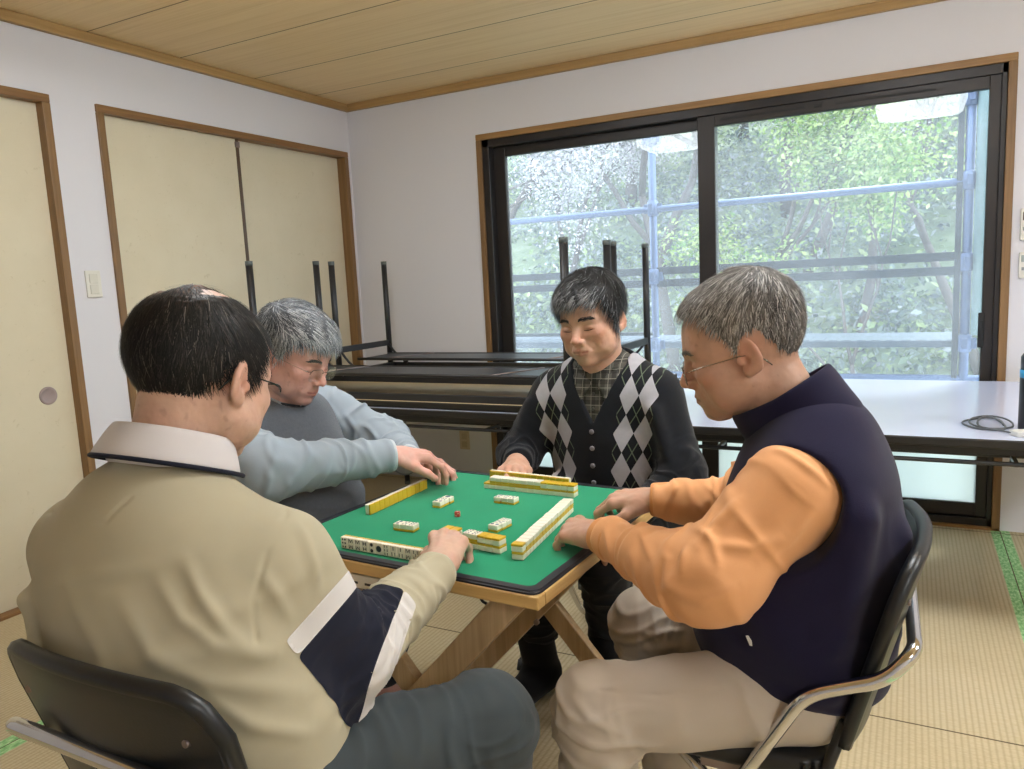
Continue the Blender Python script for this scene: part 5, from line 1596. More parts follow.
# ================================================================== man in the navy vest (right)
def man_right():
    P = Person('man in a navy fleece vest over an orange sweatshirt, reading glasses, looking down', (2.984, -2.615, 1.122), (-1, -.19), 17, 3, 1.07, '#BC957F', dict(jaw=.98, cheek=.98, age=1.5), 2)
    SL, EL, WL = V3(3.090, -2.765, .885), V3(2.962, -2.840, .752), V3(2.725, -2.690, .752)
    SR, ER, WR = V3(3.070, -2.450, .885), V3(2.935, -2.395, .755), V3(2.755, -2.435, .758)
    P.hands = [Hand(WL, (-1, .42, -.05), (-.05, -.25, 1), 1, [(38, 55, 35), (42, 58, 36), (44, 58, 36), (42, 52, 34)], .10, (.55, .50, .3, .3), 1.04),
               Hand(WR, (-1, .05, -.08), (.0, -.2, 1), -1, [(32, 50, 30), (38, 54, 34), (42, 56, 34), (42, 52, 32)], .10, (.6, .5, .3, .3), 1.04)]
    hipL, kneL, ankL = V3(3.10, -2.725, .510), V3(2.775, -2.860, .475), V3(2.755, -2.850, .09)
    hipR, kneR, ankR = V3(3.10, -2.525, .510), V3(2.775, -2.555, .510), V3(2.83, -2.560, .09)
    neck = V3(3.090, -2.612, .960)
    secs = [((3.12, -2.62, .56), .145, .11), ((3.115, -2.615, .72), .15, .11), ((3.09, -2.61, .87), .145, .10)]
    P.body((2.55, -3.0, 0), (3.38, -2.28, 1.32), neck, secs, [(SL, EL, WL), (SR, ER, WR)],
           [(hipL, kneL, ankL, ankL + V3(-.17, 0, -.06)), (hipR, kneR, ankR, ankR + V3(-.17, .0, -.06))], h=.003)
    F_ = (1, 0, 0)
    # orange sweatshirt: two sleeves and the strip under the vest
    M_OR = m_cloth('orange_sweatshirt', '#E3A674', .85, 700, .25, .06, 14, .1)
    def sweat(G):
        torso(G, [((3.11, -2.615, .62), .165, .12), ((3.11, -2.612, .85), .155, .11)], F_, .04)
        G.chain([SL + V3(.0, .02, .005), EL, WL + V3(.02, -.01, 0)], [.086, .070, .041], .02)
        G.chain([SR + V3(.0, -.02, .005), ER, WR + V3(.02, 0, 0)], [.082, .066, .041], .02)
        G.cap(EL + V3(.035, .005, .01), EL + V3(-.05, .03, .0), .072, .064, .03)
        for a, b, r in (((3.045, -2.825, .84), (2.92, -2.895, .765), .010), ((2.885, -2.86, .765), (2.87, -2.80, .795), .010),
                        ((2.84, -2.81, .765), (2.83, -2.75, .79), .009), ((2.94, -2.79, .81), (2.88, -2.76, .80), .010), ((2.80, -2.45, .79), (2.81, -2.40, .785), .008)):
            G.cap(V3(a), V3(b), r, r * .6, .02)
        for w_, e_ in ((WL, EL), (WR, ER)):
            d = (w_ - e_) / np.linalg.norm(w_ - e_)
            G.plane(w_ + d * .002, d, .005, .085)
    wr = [(SL, EL, .0045, 8, None, .125), (EL, WL, .0060, 12, None, .095), (ER, WR, .0080, 14, None, .085), (SR, ER, .004, 14, 'b', .1)]
    sw = P.cloth('sweatshirt', (2.60, -3.0, .55), (3.36, -2.28, 1.06), sweat, M_OR, wr, base=(8, .004), h=.004, cr=[
        ([(3.06, -2.775, .975), (3.083, -2.783, .968), (3.119, -2.799, .951), (3.157, -2.793, .913)], .006, .007), ([(2.954, -2.848, .847), (2.985, -2.873, .836), (3.0, -2.9, .806)], .008, .008), ([(2.942, -2.880, .83), (2.942, -2.907, .782)], .007, .008),
        ([(2.867, -2.781, .806), (2.912, -2.877, .795), (2.91, -2.894, .766)], .007, .008), ([(2.776, -2.719, .792), (2.80, -2.76, .79)], .006, .007), ([(2.994, -2.878, .831), (3.043, -2.867, .828), (3.092, -2.841, .847)], .008, .010), ([(3.021, -2.829, .894), (2.985, -2.851, .855), (2.967, -2.883, .829)], .008, .010),
        ([(2.83, -2.772, .807), (2.88, -2.863, .785)], .006, .008), ([(3.058, -2.865, .81), (3.099, -2.836, .838), (3.134, -2.817, .885)], .006, .010), ([(2.92, -2.907, .755), (2.975, -2.918, .751), (3.033, -2.897, .776)], .006, .011)])
    M_RIB = m_cloth('orange_ribbing', '#DD9A62', .9, 900, .35, .08, 30, .1)
    for w_, e_, r in ((WL, EL, .037), (WR, ER, .037)):
        d = (w_ - e_) / np.linalg.norm(w_ - e_)
        def cuff(G, w_=w_, d=d, r=r):
            G.cap(w_ - d * .050, w_ + d * .014, r + .006, r, .0)
            G.plane(w_ + d * .010, d, .006); G.plane(w_ - d * .045, -d, .006)
        P.cloth('cuff', w_ - .11, w_ + .11, cuff, M_RIB, None, h=.003, parent=sw)
    # navy fleece vest
    M_VE = m_cloth('navy_fleece', '#1D1A33', .95, 500, .5, .12, 40, .10)
    def vest(G):
        torso(G, [((3.095, -2.62, .545), .185, .150), ((3.085, -2.62, .64), .200, .168), ((3.105, -2.615, .77), .195, .148), ((3.112, -2.612, .87), .182, .128)], F_, .05)
        G.cap((3.120, -2.725, .870), (3.120, -2.495, .870), .094, .094, .05)
        G.cap((3.11, -2.612, .945), (3.105, -2.735, .900), .062, .058, .04); G.cap((3.11, -2.612, .945), (3.105, -2.485, .900), .062, .058, .04)
        G.cap((3.095, -2.612, .95), (3.08, -2.612, .985), .072, .064, .04)
        G.ell((3.02, -2.62, .62), (.12, .17, .12), .06)
        # armholes
        for S_, sy in ((SL, -1), (SR, 1)):
            G.cap(S_ + V3(-.005, sy * .03, -.005), S_ + V3(-.03, sy * .25, -.06), .092, .13, .012, mode='cut')
        G.plane((3.1, -2.6, .525), (-.10, 0, -1), .02)
        for a, b, r in (((3.20, -2.78, .86), (3.16, -2.80, .66), .014), ((3.05, -2.81, .70), (3.15, -2.80, .58), .014), ((3.25, -2.66, .80), (3.23, -2.70, .62), .016)):
            G.cap(V3(a), V3(b), r, r * .7, .05)
    ve = P.cloth('vest', (2.84, -2.90, .48), (3.36, -2.32, 1.08), vest, M_VE, [((3.1, -2.61, .95), (3.1, -2.62, .52), .004, 8, 'b', .2)], base=(8, .004))
    rt, fw, up = V3(0, 1, 0), V3(-.83, 0, -.56), V3(-.56, 0, .83)
    prof = [(-.010, -.03), (-.004, .0), (.004, .060), (.009, .068), (.016, .062), (.016, .0), (.022, -.040)]
    cl = collar('stand_collar', M_VE, ve, (3.090, -2.612, .985), rt, fw, up, .076, .086, prof, 14, tilt=lambda cy, z: .012 * max(0, cy) if z > .03 else 0)
    bm = B(); c0 = V3(3.090, -2.612, .985) + fw * .096
    zp = [c0 + up * .05 + fw * .0, c0, V3(2.985, -2.615, .93), V3(2.955, -2.617, .85), V3(2.935, -2.62, .76), V3(2.912, -2.62, .66)]
    tube(bm, rounded_path(zp, .03), .0045, 6); obj('zipper', bm, simple('zip_tape', '#3A3442', .5), ve)
    bm = B(); prism(bm, [(-.009, -.002), (.008, -.0035), (.010, .0), (.002, .003), (-.008, .002)], 0, .0015, Matrix.Translation((3.035, -2.832, .655)) @ Matrix.Rotation(PI/2, 4, 'X') @ Matrix.Rotation(-1.1, 4, 'Z'))
    obj('pocket_mark', bm, simple('pale_mark', '#D7D3CE', .6), ve)['label'] = 'small pale mark at the side pocket'
    # chinos
    M_CH = m_cloth('beige_chinos', '#BFB3A5', .8, 900, .22, .07, 10, .08)
    def tr(G):
        G.cap((3.09, -2.69, .525), (3.09, -2.54, .525), .108, .108, .04, (0, 0, 1), .85)
        G.chain([hipL + V3(0, 0, .015), kneL + V3(0, 0, .008), ankL], [.090, .074, .060], .03); G.chain([hipR + V3(0, 0, .015), kneR, ankR], [.090, .074, .058], .03)
        G.ell(kneL + V3(-.012, 0, .0), (.076, .074, .084), .03); G.ell(kneR + V3(-.005, 0, 0), (.076, .074, .080), .03)
        for a, b, r in (((3.03, -2.66, .60), (2.98, -2.77, .58), .018), ((3.01, -2.80, .56), (3.06, -2.83, .50), .016), ((2.90, -2.50, .58), (2.92, -2.60, .57), .014), ((2.86, -2.49, .58), (2.87, -2.60, .575), .012),
                        ((2.82, -2.92, .40), (2.72, -2.90, .37), .013), ((2.82, -2.90, .33), (2.71, -2.88, .30), .013), ((2.81, -2.92, .26), (2.70, -2.90, .28), .012)):
            G.cap(V3(a), V3(b), r, r * .6, .04)
        G.plane(ankL + V3(0, 0, -.01), (0, 0, -1), .006, .11); G.plane(ankR + V3(0, 0, -.01), (0, 0, -1), .006, .11)
    P.cloth('trousers', (2.62, -3.0, .04), (3.30, -2.38, .70), tr, M_CH, [(hipL, kneL, .003, 7, None, .11), (hipR, kneR, .005, 13, None, .11), (kneL, ankL, .006, 11, 'a', .09), (kneR, ankR, .005, 12, 'a', .09)], base=(8, .003), cr=[([(2.794, -2.906, .552), (2.892, -2.874, .547), (2.987, -2.84, .56)], -.002, .004), ([(2.754, -2.924, .534), (2.787, -2.939, .513), (2.842, -2.916, .485)], .006, .009), ([(2.739, -2.936, .49), (2.788, -2.944, .47), (2.833, -2.919, .457)], .006, .009), ([(2.981, -2.808, .588), (3.02, -2.82, .57), (3.051, -2.83, .551)], .006, .010), ([(2.70, -2.599, .53), (2.80, -2.635, .531), (2.879, -2.619, .545)], .005, .008), ([(2.778, -2.637, .495), (2.859, -2.622, .514)], .005, .008)])
    M_SO = m_cloth('grey_socks', '#4A4744', .9, 900, .3)
    for a in (ankL, ankR):
        P.cloth('sock', a + V3(-.26, -.07, -.12), a + V3(.08, .07, .06), lambda G, a=a: (G.cap(a + V3(0, 0, .04), a + V3(.01, 0, -.035), .052, .052, .02), G.cap(a + V3(.01, 0, -.045), a + V3(-.18, 0, -.055), .050, .040, .03, (0, 0, 1), .85), G.plane(a + V3(0, 0, -.089), (0, 0, -1), .004)), M_SO, None, h=.004)
    # hair: short grey crop
    zl = [(0, .078), (25, .086), (45, .074), (58, .050), (68, .018), (76, -.008), (84, .004), (92, .028), (108, .022), (125, -.016), (150, -.048), (180, -.058)]
    def thick(X, Y, Z, az): return .0028 + .009 * sstep(.02, .10, Z) + .004 * sstep(.02, .06, Y) * sstep(.06, .1, Z) + .003 * sstep(100, 150, az) * sstep(-.02, .04, Z)
    crown = V3(0, -.06, .12)
    def flow(p):
        d = p - crown; d = d / (np.linalg.norm(d, axis=1, keepdims=True) + 1e-6); return d + V3(0, .35, .05) * sstep(.04, .1, p[:, 2:3]) + V3(0, 0, -.3)
    pal = mixcols(['#4A4846', '#6B6865', '#8F8B87', '#B5B1AC', '#D8D4CF'], [3, 4, 4, 3, 1.6]); dk = mixcols(['#2A2827', '#45413F', '#6A6663'], [3, 3, 2]); lt = mixcols(['#B5B1AC', '#8F8B87', '#DAD6D2'], [3, 3, 2])
    def cols(p, rg):
        u = rg.random(len(p)); a = pal(len(p), rg); m1 = .45 * sstep(-.02, -.07, p[:, 1]); m2 = .7 * sstep(.05, .09, p[:, 1])
        return np.where((u < m1)[:, None], dk(len(p), rg), np.where((u > 1 - m2)[:, None], lt(len(p), rg), a))
    P.hair(zl, thick, flow, lambda p: .012 + .012 * sstep(.03, .1, p[:, 2]), cols, 9000, .0010, .0035, seed=3,
           shellcol=lambda V, rg: np.tile(np.array(lin('#6A6561')[:3]), (len(V), 1)))
    P.brows(lambda rg, n: mixcols(['#4A4542', '#7A7570', '#9A958F'], [2, 2, 1])(n, rg), 90); P.lashes()
    P.glasses(M_GSIL, .0010, False, .046, .030, .106, -.012)
    return P

# ================================================================== man in the argyle cardigan (far side)
def m_argyle():
    t = NT('argyle_knit'); a = t.attr('pat'); sp_ = t.n('SeparateXYZ'); t.t.links.new(a.outputs['Vector'], sp_.inputs[0])
    u, v, w = sp_.outputs
    A = t.math('ADD', u, v); Bm = t.math('SUBTRACT', u, v)
    par = t.math('MODULO', t.math('ADD', t.math('ADD', t.math('FLOOR', A), t.math('FLOOR', Bm)), 40), 2)
    light = t.math('LESS_THAN', par, .5)
    inp = t.math('MULTIPLY', t.math('GREATER_THAN', u, .02), t.math('LESS_THAN', u, 1.98)); inp = t.math('MULTIPLY', inp, t.math('GREATER_THAN', w, .5))
    la = t.math('LESS_THAN', t.math('ABSOLUTE', t.math('SUBTRACT', t.math('FRACT', A), .5)), .028)
    lb = t.math('LESS_THAN', t.math('ABSOLUTE', t.math('SUBTRACT', t.math('FRACT', Bm), .5)), .028)
    thin = t.math('MULTIPLY', t.math('MAXIMUM', la, lb), t.math('MULTIPLY', t.math('SUBTRACT', 1, light), .55))
    f = t.noise(t.obj(), 800, 2, .7); n = t.noise(t.obj(), 40, 4, .6)
    base = t.mix(n, lin('#17181D'), lin('#1F2126'))
    lg = t.mix(n, lin('#B5B4BB'), lin('#9C9BA3'))
    c = t.mix(t.math('MULTIPLY', inp, thin), base, lin('#7C8A72'))
    c = t.mix(t.math('MULTIPLY', inp, light), c, lg)
    t.bsdf(c, .95, 0, t.bump(f, .35, .0015), spec=.12, sheen=.15); return t.m

def m_plaid():
    t = NT('plaid_cotton'); tc = t.n('TexCoord'); s = t.n('SeparateXYZ'); t.t.links.new(tc.outputs['Object'], s.inputs[0])
    def st(x, p, o, w): return t.math('LESS_THAN', t.math('FRACT', t.math('ADD', t.math('DIVIDE', x, p), o)), w)
    x, z = s.outputs[0], s.outputs[2]
    c = t.mix(t.math('MULTIPLY', st(x, .03, .0, .42), .55), lin('#56544F'), lin('#23221F'))
    c = t.mix(t.math('MULTIPLY', st(z, .03, .2, .42), .55), c, lin('#262522'))
    c = t.mix(t.math('MULTIPLY', t.math('MAXIMUM', st(x, .026, .6, .07), st(z, .026, .75, .07)), .40), c, lin('#B9B4A8'))
    t.bsdf(c, .85, 0, None, spec=.2); return t.m

def man_back():
    P = Person('man in a black argyle cardigan over a plaid shirt, eyes lowered to the table', (2.430, -1.965, 1.138), (-.12, -1), 10, -5, 1.06, '#C29A84', dict(cheek=1.06, age=1.), 3)
    SR, ER, WR = V3(2.262, -1.900, .895), V3(2.175, -1.985, .720), V3(2.222, -2.090, .728)
    SL, EL, WL = V3(2.605, -1.895, .905), V3(2.690, -1.950, .690), V3(2.592, -2.100, .605)
    P.hands = [Hand(WR, (.50, -.86, -.02), (.1, .1, 1), 1, [(25, 35, 20), (28, 38, 22), (30, 40, 22), (30, 38, 22)], .12, (.6, .4, .3, .2), 1.03),
               Hand(WL, (-.55, -.75, -.40), (-.1, -.45, .8), -1, [(22, 30, 20), (26, 34, 20), (28, 36, 20), (28, 34, 20)], .10, (.6, .4, .3, .2), 1.03)]
    hipL, kneL, ankL = V3(2.56, -1.84, .52), V3(2.515, -2.150, .470), V3(2.510, -2.09, .10)
    hipR, kneR, ankR = V3(2.38, -1.84, .52), V3(2.300, -2.215, .455), V3(2.275, -2.100, .10)
    neck = V3(2.432, -1.895, .985)
    secs = [((2.45, -1.83, .56), .135, .10), ((2.44, -1.86, .72), .145, .10), ((2.435, -1.885, .87), .135, .09)]
    P.body((2.05, -2.40, 0), (2.82, -1.68, 1.30), neck, secs, [(SR, ER, WR), (SL, EL, WL)],
           [(hipL, kneL, ankL, ankL + V3(.02, -.15, -.07)), (hipR, kneR, ankR, ankR + V3(-.03, -.16, -.07))], h=.0032)
    F_ = (0, 1, 0)
    xc = 2.434
    def tor(G, e=0.):
        torso(G, [((2.455, -1.835, .54), .175 + e, .135 + e), ((2.45, -1.850, .64), .182 + e, .145 + e), ((2.44, -1.865, .78), .180 + e, .130 + e), ((2.434, -1.880, .89), .168 + e, .110 + e)], F_, .06)
        G.cap((2.30, -1.895, .885), (2.57, -1.890, .890), .082 + e, .082 + e, .05)
        G.cap((2.432, -1.89, .965), (2.29, -1.898, .905), .052 + e, .062 + e, .05); G.cap((2.432, -1.89, .965), (2.585, -1.892, .912), .052 + e, .062 + e, .05)
    M_PL = m_plaid()
    def shirt(G):
        tor(G, -.008); G.cap((2.432, -1.895, .955), (2.433, -1.905, 1.00), .072, .064, .04)
        G.plane((2.4, -1.9, .70), (0, 0, -1), .02)
    P.cloth('plaid_shirt', (2.15, -2.10, .68), (2.72, -1.70, 1.05), shirt, M_PL, None, base=(9, .002))
    from mathutils.bvhtree import BVHTree
    dg = bpy.context.evaluated_depsgraph_get(); ps = [o for o in P.root.children if o.name.startswith('plaid_shirt')][0]
    bv = BVHTree.FromPolygons([v.co for v in ps.data.vertices], [tuple(p.vertices) for p in ps.data.polygons])
    bb = BVHTree.FromPolygons([v.co for v in P.root.data.vertices], [tuple(p.vertices) for p in P.root.data.polygons])
    def fy(x, z):
        ys = [h_[0].y for h_ in (bv.ray_cast(Vector((x, -2.4, z)), Vector((0, 1, 0))), bb.ray_cast(Vector((x, -2.4, z)), Vector((0, 1, 0)))) if h_[0] is not None and h_[0].y > -2.06]
        return min(ys) if ys else -1.95
    rt, fw, up = V3(-1, 0, 0), V3(0, -.93, -.36), V3(0, -.36, .93)
    collar('shirt_collar', M_PL, P.root, (2.433, -1.902, .996), rt, fw, up, .079, .076, [(-.004, -.02), (-.002, .026), (.003, .030), (.008, .026), (.016, -.012), (.013, -.016), (.008, -.002), (.004, -.015)], 40)
    for sd in (-1, 1):
        c4 = [(xc + .004 + sd * .006, .958), (xc + .004 + sd * .062, .996), (xc + .004 + sd * .086, .945), (xc + .004 + sd * .040, .902)]
        bm = B(); n_ = 8; g1 = []; g2 = []
        for a in range(n_ + 1):
            r1, r2_ = [], []
            for b in range(n_ + 1):
                u_, v_ = a / n_, b / n_
                x = (1-u_)*(1-v_)*c4[0][0] + u_*(1-v_)*c4[1][0] + u_*v_*c4[2][0] + (1-u_)*v_*c4[3][0]
                z = (1-u_)*(1-v_)*c4[0][1] + u_*(1-v_)*c4[1][1] + u_*v_*c4[2][1] + (1-u_)*v_*c4[3][1]
                y = fy(x, z) - .004 - .004 * v_
                r1.append(bm.verts.new((x, y - .0035, z))); r2_.append(bm.verts.new((x, y + .002, z)))
            g1.append(r1); g2.append(r2_)
        for g in (g1, g2):
            for a in range(n_):
                for b in range(n_): bm.faces.new((g[a][b], g[a+1][b], g[a+1][b+1], g[a][b+1]))
        e1 = g1[0] + [r_[-1] for r_ in g1[1:]] + g1[-1][-2::-1] + [r_[0] for r_ in g1[-2:0:-1]]; e2 = g2[0] + [r_[-1] for r_ in g2[1:]] + g2[-1][-2::-1] + [r_[0] for r_ in g2[-2:0:-1]]
        for k in range(len(e1)): bm.faces.new((e1[k], e1[(k+1) % len(e1)], e2[(k+1) % len(e1)], e2[k]))
        bmesh.ops.recalc_face_normals(bm, faces=bm.faces[:]); bmesh.ops.smooth_vert(bm, verts=bm.verts[:], factor=.3, use_axis_x=False, use_axis_y=True, use_axis_z=False)
        obj('collar_flap', bm, M_PL, P.root, smooth=True)
    for z in (.925, .880):
        bm = B(); lathe(bm, [(.0048, -.002), (.0048, .0015), (.003, .002)], (xc + .002, fy(xc + .002, z) - .001, z), 10, M=Matrix.Rotation(PI/2, 4, 'X')); obj('shirt_button', bm, simple('shirt_button', '#3A3835', .4), P.root)
    M_AR = m_argyle()
    zap = .838
    def card(G):
        tor(G, .004)
        G.chain([SR, ER, WR + V3(0, .015, 0)], [.074, .062, .043], .035); G.chain([SL, EL, WL + V3(0, .01, 0)], [.074, .062, .044], .035)
        def vee(P_):
            X, Y, Z = P_
            a = np.abs(X - (xc + .004)) - np.clip((Z - zap) * .50, -1, .085)
            return np.maximum(a, (Y + 1.87)) + 0 * Z
        G.put(vee, (2.25, -2.2, .80), (2.60, -1.80, 1.10), .006, 'cut')
        G.cap((2.433, -1.90, .96), (2.433, -1.93, 1.12), .070, .085, .006, mode='cut')
        for a, b, r in (((2.62, -1.99, .88), (2.66, -2.0, .76), .012), ((2.22, -1.98, .88), (2.20, -2.02, .78), .012), ((2.71, -1.99, .76), (2.67, -2.03, .68), .012), ((2.30, -1.99, .66), (2.42, -2.0, .60), .012)):
            G.cap(V3(a), V3(b), r, r * .6, .04)
        for w_, e_ in ((WR, ER), (WL, EL)):
            d = (w_ - e_) / np.linalg.norm(w_ - e_); G.plane(w_ + d * .004, d, .005, .08)
        G.plane((2.45, -1.85, .52), (0, 0, -1), .02)
    G = Grid((2.04, -2.36, .48), (2.82, -1.68, 1.10), .004); card(G); V, F = G.mesh(); V = relax(V, F, 1); N = vnormals(V, F)
    z_ = V[:, 2]; ax_ = np.abs(V[:, 0] - xc)
    u = .5 + (ax_ - np.interp(z_, [.55, .69, .80, .925], [.076, .083, .092, .1125])) / .056     # columns lean out with the V opening
    pat = np.stack([u, (z_ - .81) / .112, ((V[:, 1] < -1.87) & (ax_ < .20)).astype(float)], 1)
    Vd = wrinkle(V, N, [(SR, ER, .004, 15, 'b', .07), (ER, WR, .005, 20, None, .06), (SL, EL, .004, 15, 'b', .07), (EL, WL, .005, 20, None, .06)], (9, .003), 3)
    cd = np_mesh('cardigan', Vd, F, None, M_AR, P.root, attrs={'pat': pat})
    # buttons down the front, resting on the knit
    cv = BVHTree.FromPolygons([v.co for v in cd.data.vertices], [tuple(p.vertices) for p in cd.data.polygons])
    for z in (.815, .765, .712, .660, .608):
        h_ = cv.ray_cast(Vector((xc + .002, -2.4, z)), Vector((0, 1, 0)))[0]
        if h_ is None: continue
        bm = B(); lathe(bm, [(.0075, -.002), (.0075, .0025), (.005, .004), (.0008, .0036)], (xc + .002, h_.y, z), 14, M=Matrix.Rotation(PI/2, 4, 'X'))
        obj('button', bm, simple('grey_button', '#77757A', .35), cd)
    M_BT = m_cloth('black_trousers', '#1E1F22', .85, 800, .3, .15, 14, .1)
    def tr(G):
        G.cap((2.38, -1.83, .52), (2.54, -1.83, .52), .12, .12, .05, (0, 0, 1), .85)
        G.chain([hipL, kneL, ankL + V3(0, 0, .07)], [.10, .074, .062], .03); G.chain([hipR, kneR, ankR + V3(0, 0, .07)], [.10, .074, .062], .03)
        G.plane(ankL + V3(0, 0, .09), (0, 0, -1), .006, .11); G.plane(ankR + V3(0, 0, .09), (0, 0, -1), .006, .11)
    P.cloth('trousers', (2.16, -2.34, .08), (2.72, -1.66, .70), tr, M_BT, [(hipL, kneL, .004, 12, None, .1), (kneL, ankL, .004, 16, None, .1), (kneR, ankR, .004, 16, None, .1)], base=(9, .003))
    M_BS = m_cloth('black_socks', '#131316', .95, 900, .3)
    for a, t_ in ((ankL, V3(.02, -.15, -.062)), (ankR, V3(-.03, -.16, -.062))):
        P.cloth('sock', a + V3(-.11, -.27, -.12), a + V3(.11, .10, .20), lambda G, a=a, t_=t_: (G.cap(a + V3(0, -.035, .13), a + V3(0, .01, -.02), .056, .055, .02), G.cap(a + V3(0, .01, -.042), a + t_, .056, .044, .03, (0, 0, 1), .88), G.plane(a + V3(0, 0, -.098), (0, 0, -1), .004)), M_BS, None, h=.004)
    # hair: full, dark with grey fringe
    zl = [(0, .074), (18, .066), (35, .060), (52, .050), (64, .020), (74, -.022), (82, -.020), (90, .014), (106, .008), (125, -.028), (150, -.055), (180, -.062)]
    def thick(X, Y, Z, az):
        return .010 + .013 * sstep(.0, .10, Z) + .005 * np.exp(-((X - .02) / .04) ** 2) * sstep(.02, .07, Y) + .003 * np.sin(X * 160 + 3 * np.sin(Y * 60)) * sstep(.03, .08, Z)
    crown = V3(.012, -.050, .135)
    def flow(p):
        d = p - crown; d = d / (np.linalg.norm(d, axis=1, keepdims=True) + 1e-6); return d + V3(.9, .15, .1) * sstep(.0, .06, p[:, 1:2]) * sstep(.03, .06, p[:, 2:3]) + V3(0, 0, -.3)
    blk = mixcols(['#161616', '#212122', '#313133', '#4A4A4C'], [5, 4, 2, 1]); gr = mixcols(['#8E8F92', '#AEB0B3', '#5E5F62', '#2A2A2B'], [3, 2, 3, 3])
    def cols(p, rg):
        m = .85 * sstep(.035, .085, p[:, 1]) * (1 - sstep(.085, .125, p[:, 2])) + .35 * (1 - sstep(.0, .05, p[:, 2])) * (p[:, 1] > -.02) + .12
        u = rg.random(len(p)) < m; return np.where(u[:, None], gr(len(p), rg), blk(len(p), rg))
    P.hair(zl, thick, flow, lambda p: .040 - .010 * sstep(.02, .06, p[:, 1]), cols, 9000, .0012, .005, seed=4, jagk=2.2, shellcol=lambda V, rg: np.tile(np.array(lin('#222224')[:3]), (len(V), 1)))
    P.brows(lambda rg, n: mixcols(['#2A2727', '#4A4645'], [3, 1])(n, rg), 120); P.lashes()
    return P

